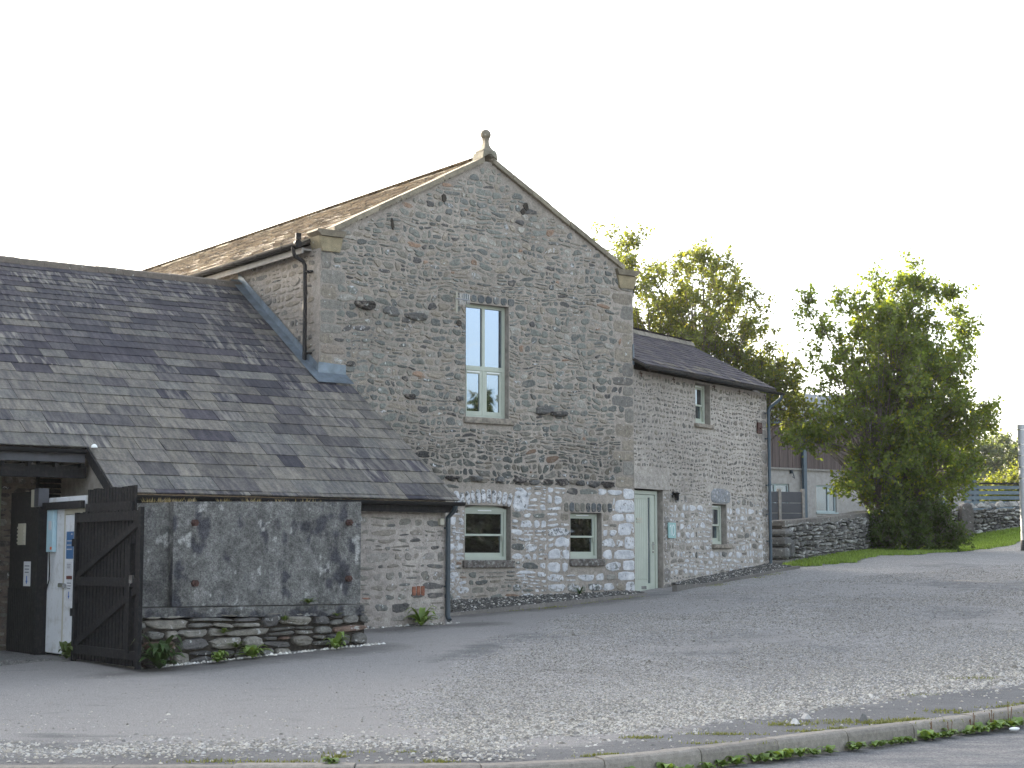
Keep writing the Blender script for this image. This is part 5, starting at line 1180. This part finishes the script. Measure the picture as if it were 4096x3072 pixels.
# ================================================================ fence panels behind near wall
for i, (xa, xb, lab) in enumerate([(-1.0, .20, 'charcoal fence panel half hidden behind the cottage corner downpipe'), (.24, .87, 'charcoal fence panel behind the low dry stone wall, between two concrete posts')]):
    e = empty('fence_panel', (6.34, 40.1, 2.0), R(22), lab, 'fence', 'charcoal fence panels')
    for (a, b) in ((-.1, .34), (.35, .62), (.63, .87), (.88, 1.15)):
        m_ = MB(); m_.box((xa+.03, -.02, a), (xb-.01, .02, b-.004)); m_.build('board', M['panel'], e)
    m_ = MB(); m_.box((xb-.01, -.05, .1), (xb+.07, .05, 1.22), bev=.008); m_.build('post', M['post'], e)

# ================================================================ converted barn in the background
bb = empty('converted_barn', tuple(BO), BA, 'background building with brown timber cladding over grey render, behind the tree', 'building')
m_ = MB(); bh = [(-.9, .95, 3.17, 4.12), (2.32, 3.38, 3.15, 4.12), (5.2, 6.25, 3.15, 4.12), (8.6, 9.5, 3.15, 4.12)]
mortar_grid('wall', -13, 11.2, 1.5, 4.64, bh, None, mapF, bb, col=(.36,.335,.305), step=.3, relief=.003, mat=M['render'])  # left run behind the cottage is unseen, lengthened to shade the yard
rv = MB(); reveals(rv, bh, .14, mapF); rv.build('window_reveal', M['render'], bb)
m_ = MB(); xx = -13
while xx < 11.2: m_.box((xx+.004, -.05-.012*random.random(), 4.70), (xx+.106, -.01, 6.25)); xx += .11
m_.build('timber_cladding', M['cladding'], bb)
m_ = MB(); m_.box((-13, -.09, 4.63), (11.25, -.0, 4.70)); m_.build('string_course', M['post'], bb)
m_ = MB(); m_.box((-13, .0, 4.64), (11.19, .1, 6.3)); m_.box((10.9, .1, 1.5), (11.19, 9, 6.3)); m_.prism([(.1, 6.3), (9, 6.3), (4.5, 7.9)], 10.9, 11.18, axis='x'); m_.build('end_wall', M['cladding'], bb)
m_ = MB(); m_.box((-13, -.22, 6.25), (11.4, -.08, 6.40)); m_.build('gutter', M['steel'], bb)
for xx in (1.50, 5.0, 8.0, 10.95):
    m_ = MB(); m_.box((xx, -.20, 1.8), (xx+.16, -.09, 6.25)); m_.build('steel_post', M['steel'], bb)
V = []; k = 0; xx = -3.0; n_c = 260
for i in range(n_c+1):
    x = -13.0+24.5*i/n_c; h = .035*math.sin(i*2.1)*.8
    V += [(x, -.25, 6.40+h), (x, 4.5, 8.05+h), (x, 9.2, 6.4+h)]
F_ = [(i*3+j, (i+1)*3+j, (i+1)*3+j+1, i*3+j+1) for i in range(n_c) for j in range(2)]
bulk('roof', V, [np.array(F_)], M['corrug'], bb)
for (a, b, c, d) in bh:
    f = MB(); t = .055; y = .06; f.box((a, y, c), (a+t, y+.06, d)); f.box((b-t, y, c), (b, y+.06, d)); f.box((a+t, y, d-t), (b-t, y+.06, d)); f.box((a+t, y, c), (b-t, y+.06, c+t)); xm2 = a+(b-a)*.64; f.box((xm2-.04, y-.01, c+t), (xm2+.04, y+.06, d-t))
    fr = f.build('window', M['paleframe'], bb); g = MB(); g.add([(a+t, y+.03, c+t), (b-t, y+.03, c+t), (b-t, y+.03, d-t), (a+t, y+.03, d-t)], [(0,1,2,3)]); g.build('pane', M['glasspale'], fr)
    g = MB(); g.box((a-.03, -.05, c-.06), (b+.05, .06, c-.003)); g.build('sill', M['paleframe'], fr)
m_ = MB(); m_.tube([(1.02, -.10, 4.58), (1.02, -.16, 4.45), (1.06, -.16, 4.32), (.98, -.14, 4.38)], .02, 6); m_.box((.98, -.09, 4.5), (1.06, -.0, 4.62)); o = m_.build('security_lamp', M['grayplastic']); o.location = tuple(BO); o.rotation_euler = (0, 0, BA); tag(o, 'small dark security lamp with looped cable on the background building', 'lamp')
# canopy frame and horizontal slat screen
e = empty('slatted_screen', (15.18, 55.0, 0), R(2), 'blue grey screen of wide horizontal slats above the far stone wall', 'screen')
m_ = MB()
for i in range(5): m_.box((.06, -.02, 3.10+i*.175), (5.0, .02, 3.215+i*.175))
m_.build('slats', M['slat'], e)
m_ = MB(); m_.box((.0, -.05, 2.2), (.07, .05, 3.98)); m_.build('post', M['slat'], e)
m_ = MB(); m_.box((2.5, .03, 2.2), (2.58, .10, 3.95)); m_.box((.45, .03, 2.2), (.52, .10, 3.95)); m_.build('post', M['steel'], e)
m_ = MB(); m_.box((-.05, -.08, 3.96), (5.0, .10, 4.02)); m_.build('top_rail', M['black'], e)
e = empty('canopy_frame', (14.3, 55.3, 0), R(2), 'dark steel canopy beam and post left of the slatted screen', 'canopy')
m_ = MB(); m_.box((-1.6, -.06, 3.84), (.84, .06, 4.06)); m_.build('beam', M['slat'], e); m_ = MB(); m_.box((.30, -.05, 2.2), (.38, .05, 3.82)); m_.build('post', M['steel'], e)
m_ = MB(); m_.box((0, 0, 0), (1.5, 3, .62), bev=.03); o = m_.build('white_tank', M['white']); o.location = (23.2, 78, 4.25); tag(o, 'white box shaped trailer roof showing behind the pale pole', 'trailer')
# pale pole
pz = gz1(13.55, 43.5); e = empty('pole', (13.62, 43.6, pz), 0, 'pale cylindrical pole with metal bands at the right edge of the picture', 'pole')
m_ = MB(); m_.tube([(0, 0, .0), (0, 0, .28)], .118, 16); m_.build('foot', M['panel'], e, smooth=True)
m_ = MB(); m_.tube([(0, 0, .28), (0, 0, 3.35)], .105, 20); m_.build('shaft', M['pole'], e, smooth=True)
for z in (3.2, 2.8, 2.5, 2.2, 1.9): m_ = MB(); m_.tube([(0, 0, z), (0, 0, z+.03)], .110, 20); m_.build('band', M['chrome'], e)
# ---------------------------------------------------------------- opposite side of the road: row of trees mirrored by the glass
for i, (x, y, h) in enumerate([(27, 22, 6.6), (29, 17.5, 5.8), (27.5, 13, 6.2), (29, 27, 5.6), (31, 32, 6.0), (26.5, 8, 6.0)]):
    crown_tree('roadside_tree', 'leafy roadside tree mirrored in the window glass, %s from the barn side' % ['first', 'second', 'third', 'fourth', 'fifth', 'sixth'][i], 'tree', (x, y, .8), [(0, 0, h*.45)], [(0, 0, h*.6, 2.4, 2.4, h*.38, 1), (0, 0, h*.25, 2.6, 2.6, h*.25, .7)], 60, 56, .34, (.05,.07,.025), 61+i, group='roadside trees opposite the barn', limb_r=.14, spray=.7)

crown_tree('roadside_hedge', 'dense dark hedge across the road mirrored in the lower windows', 'hedge', (14.5, 23.5, gz1(14.5, 23.5)), [(0, 0, .8)], [(1.5, -6, 1.7, 1.0, 3.2, 1.9, 1), (.5, -2, 1.7, 1.0, 3.2, 1.9, 1), (0, 2, 1.7, 1.0, 3.2, 1.9, 1)], 380, 110, .22, (.018,.022,.010), 77, limb_r=.05, spray=.6)

# ================================================================ GRASS VERGE, weeds, moss
def blades(P_, h, col, lean=.5):
    n = len(P_); th = rng.random(n)*6.283; wd = (.004+.006*rng.random(n)); s_ = np.c_[np.cos(th), np.sin(th), np.zeros(n)]; ld = np.c_[-np.sin(th), np.cos(th), np.zeros(n)]
    a = P_-s_*wd[:, None]; b = P_+s_*wd[:, None]; c = P_+ld*(h*lean*rng.random(n))[:, None]+np.c_[np.zeros((n, 2)), h]
    return np.stack([a, b, c], 1).reshape(-1, 3), np.arange(3*n).reshape(n, 3), np.c_[np.array(col)[None]*(1+(rng.random((n, 1))-.5)*.6), np.ones(n)]
P_ = []
while sum(map(len, P_)) < 60000:
    xx = 6+rng.random(90000)*14; yy = 36+rng.random(90000)*18; P_.append(np.c_[xx, yy][verge_mask(xx, yy) > .55])
P_ = np.concatenate(P_)[:60000]; P_ = np.c_[P_, gz(P_[:, 0], P_[:, 1])]
V, F_, C_ = blades(P_, .04+.05*rng.random(len(P_)), (.22,.30,.06)); V = V.copy(); V.reshape(-1, 3, 3)[:, 0] -= 0
wv = V.reshape(-1, 3, 3); mid = (wv[:, 0]+wv[:, 1])/2; wv[:, 0] += (wv[:, 0]-mid)*2.0; wv[:, 1] += (wv[:, 1]-mid)*2.0
tag(bulk('grass', wv.reshape(-1, 3), [F_], M['grass'], cols=[C_]), 'short green grass of the verge below the boundary wall', 'grass', kind='stuff')
# thin moss and grass tufts along kerb top and yard edges
P_ = []
for i in range(26):
    x = random.uniform(-2.5, 5.6) if i > 8 else random.uniform(1.2, 3.9); y = float(kerbY(x))+.12+random.random()**2*(.8 if i % 3 == 0 else .12); k = random.randint(60, 190); P_.append(np.c_[x+rng.normal(size=k)*random.uniform(.05, .22), y+rng.normal(size=k)*.025])
for (x, y, s_) in ((2.75, 15.1, .22), (3.1, 15.2, .14), (2.45, 14.95, .10), (5.2, 18.6, .15), (4.3, 17.2, .10), (1.1, 14.0, .08), (-1.35, 12.9, .05)):
    k = 170; P_.append(np.c_[x+rng.normal(size=k)*s_, y+rng.normal(size=k)*s_*.45])
for i in range(14): a = random.uniform(.8, 6.6); q = G(a, -1.70+1.18*(a-.6)/6.35, 0); k = 70; P_.append(np.c_[q[0]+rng.normal(size=k)*.16, q[1]+rng.normal(size=k)*.05])
for i in range(8): q = W(random.uniform(1.6, 5.8), -.84, 0); k = 80; P_.append(np.c_[q[0]+rng.normal(size=k)*.10, q[1]+rng.normal(size=k)*.08])
P_ = np.concatenate(P_); P_ = np.c_[P_, gz(P_[:, 0], P_[:, 1])+.0]
V, F_, C_ = blades(P_, .008+.026*rng.random(len(P_))**1.5, (.20,.20,.07), 1.0)
tag(bulk('moss_and_grass', V, [F_], M['grass'], cols=[C_]), 'thin yellow green moss and grass tufts along kerb and edging', 'grass', kind='stuff')

def rosette(name, label, loc, r, n, col=(.19,.28,.075), seed=0, group=None, wide=.34, stalks=0, rise=.55, cat='weed', rz=0):
    """plant with strap leaves arching out of one root; each leaf is a curved folded strip"""
    rs = np.random.default_rng(seed+100); t = empty(name, loc, 0, label, cat, group); V = []; F_ = []; C_ = []
    for i in range(n):
        th = rs.random()*6.283; L = r*(.55+.6*rs.random()); el = rise*(.35+1.2*rs.random()); wd = L*wide*(.35+.3*rs.random()); o_ = np.array((math.cos(th), math.sin(th))); s_ = np.array((-o_[1], o_[0])); k = 6; b = len(V); tw = rs.normal()*.25
        for j in range(k):
            u = j/(k-1); h = L*(el*u*1.6-el*1.25*u*u+.02); q = o_*L*(u*.95)+s_*tw*L*u*u*.5; ww = wd*math.sin(math.pi*min(1, .08+.92*u**.75))**.8*(.5 if j == 0 else 1)
            V += [(q[0]-s_[0]*ww, q[1]-s_[1]*ww, h+ww*.25), (q[0], q[1], h), (q[0]+s_[0]*ww, q[1]+s_[1]*ww, h+ww*.25)]
        c = np.array(col)*(.7+.6*rs.random())
        for j in range(k-1):
            for m in (0, 1): F_.append((b+j*3+m, b+j*3+m+1, b+(j+1)*3+m+1, b+(j+1)*3+m)); C_.append((*c, 1))
    bulk('leaves', V, [np.array(F_)], M['weed'], t, cols=[np.array(C_)], smooth=True)
    if stalks:
        m_ = MB()
        for i in range(stalks):
            a = rs.random()*6.283; h = r*(1.0+.9*rs.random()); x, y = math.cos(a)*r*.25, math.sin(a)*r*.25; m_.tube([(x*.3, y*.3, 0), (x*.7, y*.7, h*.6), (x, y, h)], [.003, .0025, .005], 4)
        m_.build('seed_stalk', M['dryseed'], t)
    return t
def nth(i): return '%d%s' % (i, 'th' if 10 < i % 100 < 14 else {1: 'st', 2: 'nd', 3: 'rd'}.get(i % 10, 'th'))
kx = [-1.35, -.2, .42, .62, .98, 1.22, 1.38, 1.52, 1.66, 1.80]+[1.98+.115*i for i in range(31)]
random.seed(12)
kx = [x+random.uniform(-.04, .04) for i, x in enumerate(kx) if not (i > 10 and random.random() < .05)]
for i, x in enumerate(kx):
    o_ = random.uniform(.02, .09); y = float(kerbY(x))-.16-o_; r = random.uniform(.07, .12)
    if i == 0: y = float(kerbY(x))+.05; r = .09
    n_st = 4 if x > 3.7 and i % 2 else 0
    rosette('plantain_weed', ('green weed sprouting on top of the kerb at the far left' if i == 0 else 'green broad leaved weed at the kerb foot, %s from the left' % nth(i)), (x, y, gz1(x, float(kerbY(x)))-.14 if i else gz1(x, y)), r, random.randint(14, 24), seed=i, group='weeds growing along the kerb', wide=.75, stalks=n_st, rise=.95)
# weeds at the tank, lean-to and barn
def gw(x, y): p = G(x, y); return (p[0], p[1], gz1(p[0], p[1]))
rosette('dandelion_weed', 'large bright green weed with toothed leaves at the middle of the tank base', gw(-4.15, -5.72), .26, 26, seed=51, wide=.38, rise=.9)
rosette('dandelion_weed', 'spiky bright green weed at the right end of the tank base', gw(-2.95, -5.72), .24, 24, seed=52, wide=.28, rise=1.1)
rosette('leafy_weed', 'small leafy weed at the tank base, left of the large bright one', gw(-4.62, -5.72), .15, 26, seed=53, wide=.6, rise=1.2)
rosette('fern_clump', 'tall dark fern clump between the gate and the tank', gw(-5.42, -5.78), .34, 46, (.045,.085,.025), seed=54, wide=.3, rise=1.5)
rosette('leafy_weed', 'bushy weed against the outbuilding wall, left of the grey downpipe', gw(-.12, -3.42), .27, 36, seed=55, wide=.34, rise=1.3)
rosette('grass_tuft', 'small dark green tuft in the chippings below the second barn window', G(5.55, -.16, .86), .16, 30, (.04,.085,.03), seed=56, wide=.16, rise=1.4)
rosette('leafy_weed', 'pale leafy weed growing at the foot of the white store door', G(-5.74, -3.62, .26), .17, 22, (.09,.13,.04), seed=57, wide=.6, rise=1.6)
for i, (x, z, r, lab) in enumerate([(-4.48, .62, .15, 'drooping weed growing from the tank base joints, left of centre'), (-4.30, .44, .17, 'grassy weed hanging low on the tank base, left of centre'), (-3.62, .76, .14, 'weed tucked under the tank ledge near its middle'), (-3.28, .97, .16, 'dry wispy weed on the tank ledge, right of centre'), (-2.85, .80, .10, 'tiny weed under the ledge near the right end of the tank')]):
    rosette('wall_weed', lab, G(x, -5.58, z), r, 22, (.10,.14,.04), seed=70+i, group='weeds growing from the tank wall', wide=.2, rise=.6)
# dry sedum on tank top
P_ = np.c_[np.concatenate([c0+rng.normal(size=26)*w0 for c0, w0 in ((-5.45,.05), (-5.3,.05), (-5.15,.03), (-5.05,.04), (-4.85,.03), (-4.4,.05), (-4.1,.07), (-3.95,.05), (-3.6,.06), (-3.2,.08))]), -5.42+rng.random(260)*.12]; c_, s2 = math.cos(GA), math.sin(GA)
Pw = np.c_[GO.x+P_[:, 0]*c_-P_[:, 1]*s2, GO.y+P_[:, 0]*s2+P_[:, 1]*c_, np.full(260, 2.255)+(P_[:, 0]+5.1)*.018]
V, F_, C_ = blades(Pw, .02+.05*rng.random(260), (.22,.17,.11), 1.2); tag(bulk('dry_stonecrop', V, [F_], M['grass'], cols=[C_]), 'dry reddish stonecrop along the top of the concrete tank', 'stonecrop', kind='stuff')
# white pebbles along the foot of tank and outbuilding
k = 260; t_ = rng.random(k); xx = -5.4+3.2*t_; yy = -5.62-.12*rng.random(k); xx = np.r_[xx, -2.2+2.9*rng.random(60)]; yy = np.r_[yy, -3.34-.10*rng.random(60)]
Pw = np.c_[GO.x+xx*c_-yy*s2, GO.y+xx*s2+yy*c_]; Pw = np.c_[Pw, gz(Pw[:, 0], Pw[:, 1])+.012]
V, Fa, Cc = lumps(Pw, .012+.022*rng.random(len(Pw))**2, stone_cols(len(Pw), .35, .75), .7); tag(bulk('white_pebbles', V, [Fa], M['pebble'], cols=[Cc]), 'white pebbles gathered along the foot of the tank and outbuilding wall', 'pebbles', kind='stuff')
# larger stones in the yard by the kerb
for i, (x, y, s_, lab, c) in enumerate([(2.72, 15.35, .06, 'pale lump of stone lying on the gravel left of the earthy patch', .42), (3.22, 15.22, .065, 'brown grey stone lying in the earthy patch near the kerb', .16), (2.55, 14.95, .05, 'white stone lying just above the kerb left of the earthy patch', .55)]):
    V, Fa, Cc = lumps(np.array([(x, y, gz1(x, y)+.01)]), np.array([s_]), np.array([(c, c*.97, c*.92, 0)]), .7); tag(bulk('loose_stone', V, [Fa], M['pebble'], cols=[Cc]), lab, 'stone', 'larger loose stones by the kerb')
# crushed cup / shell litter on the road
x, y = 4.72, float(kerbY(4.72))-.42
m_ = MB(); m_.lathe([(.002, 0), (.05, .004), (.062, .018), (.055, .03), (.03, .036), (.002, .038)], (0, 0, 0), 14); o = m_.build('litter', M['signwhite'], smooth=True); o.location = (x, y, gz1(x, float(kerbY(x)))-.14); o.scale = (1.0, .6, .8); o.rotation_euler = (0, 0, .5); tag(o, 'small white crushed piece of litter lying on the road by the kerb weeds', 'litter')
for i, (x, lab) in enumerate([(2.28, 'curled brown dead leaf on the road below the kerb, the left one'), (3.75, 'curled brown dead leaf on the road below the kerb, the right one')]):
    y = float(kerbY(x))-.27; m_ = MB(); m_.add([(-.05, 0, .0), (-.01, .025, .018), (.05, .0, .004), (.0, -.025, .014), (0, 0, .002)], [(0, 1, 4), (1, 2, 4), (2, 3, 4), (3, 0, 4)], (.2,.15,.1,0)); o = m_.build('dead_leaf', M['sillpale']); o.location = (x, y, gz1(x, float(kerbY(x)))-.135); o.rotation_euler = (0, 0, .4+i); tag(o, lab, 'leaf', 'dead leaves on the road')

# ================================================================ thin bright morning haze in the air
hb = MB(); hb.box((-70, -14, -4), (75, 150, 26))
m, n, l, P = newmat('haze_air'); n.remove(P)
pv = N(n, 'ShaderNodeVolumePrincipled'); pv.inputs['Color'].default_value = (.92, .94, 1, 1); pv.inputs['Density'].default_value = .00014; pv.inputs['Anisotropy'].default_value = .35
l.new(pv.outputs[0], n['Material Output'].inputs['Volume'])
hz = hb.build('haze', m); tag(hz, 'thin pale haze in the air between the camera and the far trees', 'haze', kind='stuff')
S.cycles.volume_bounces = 0
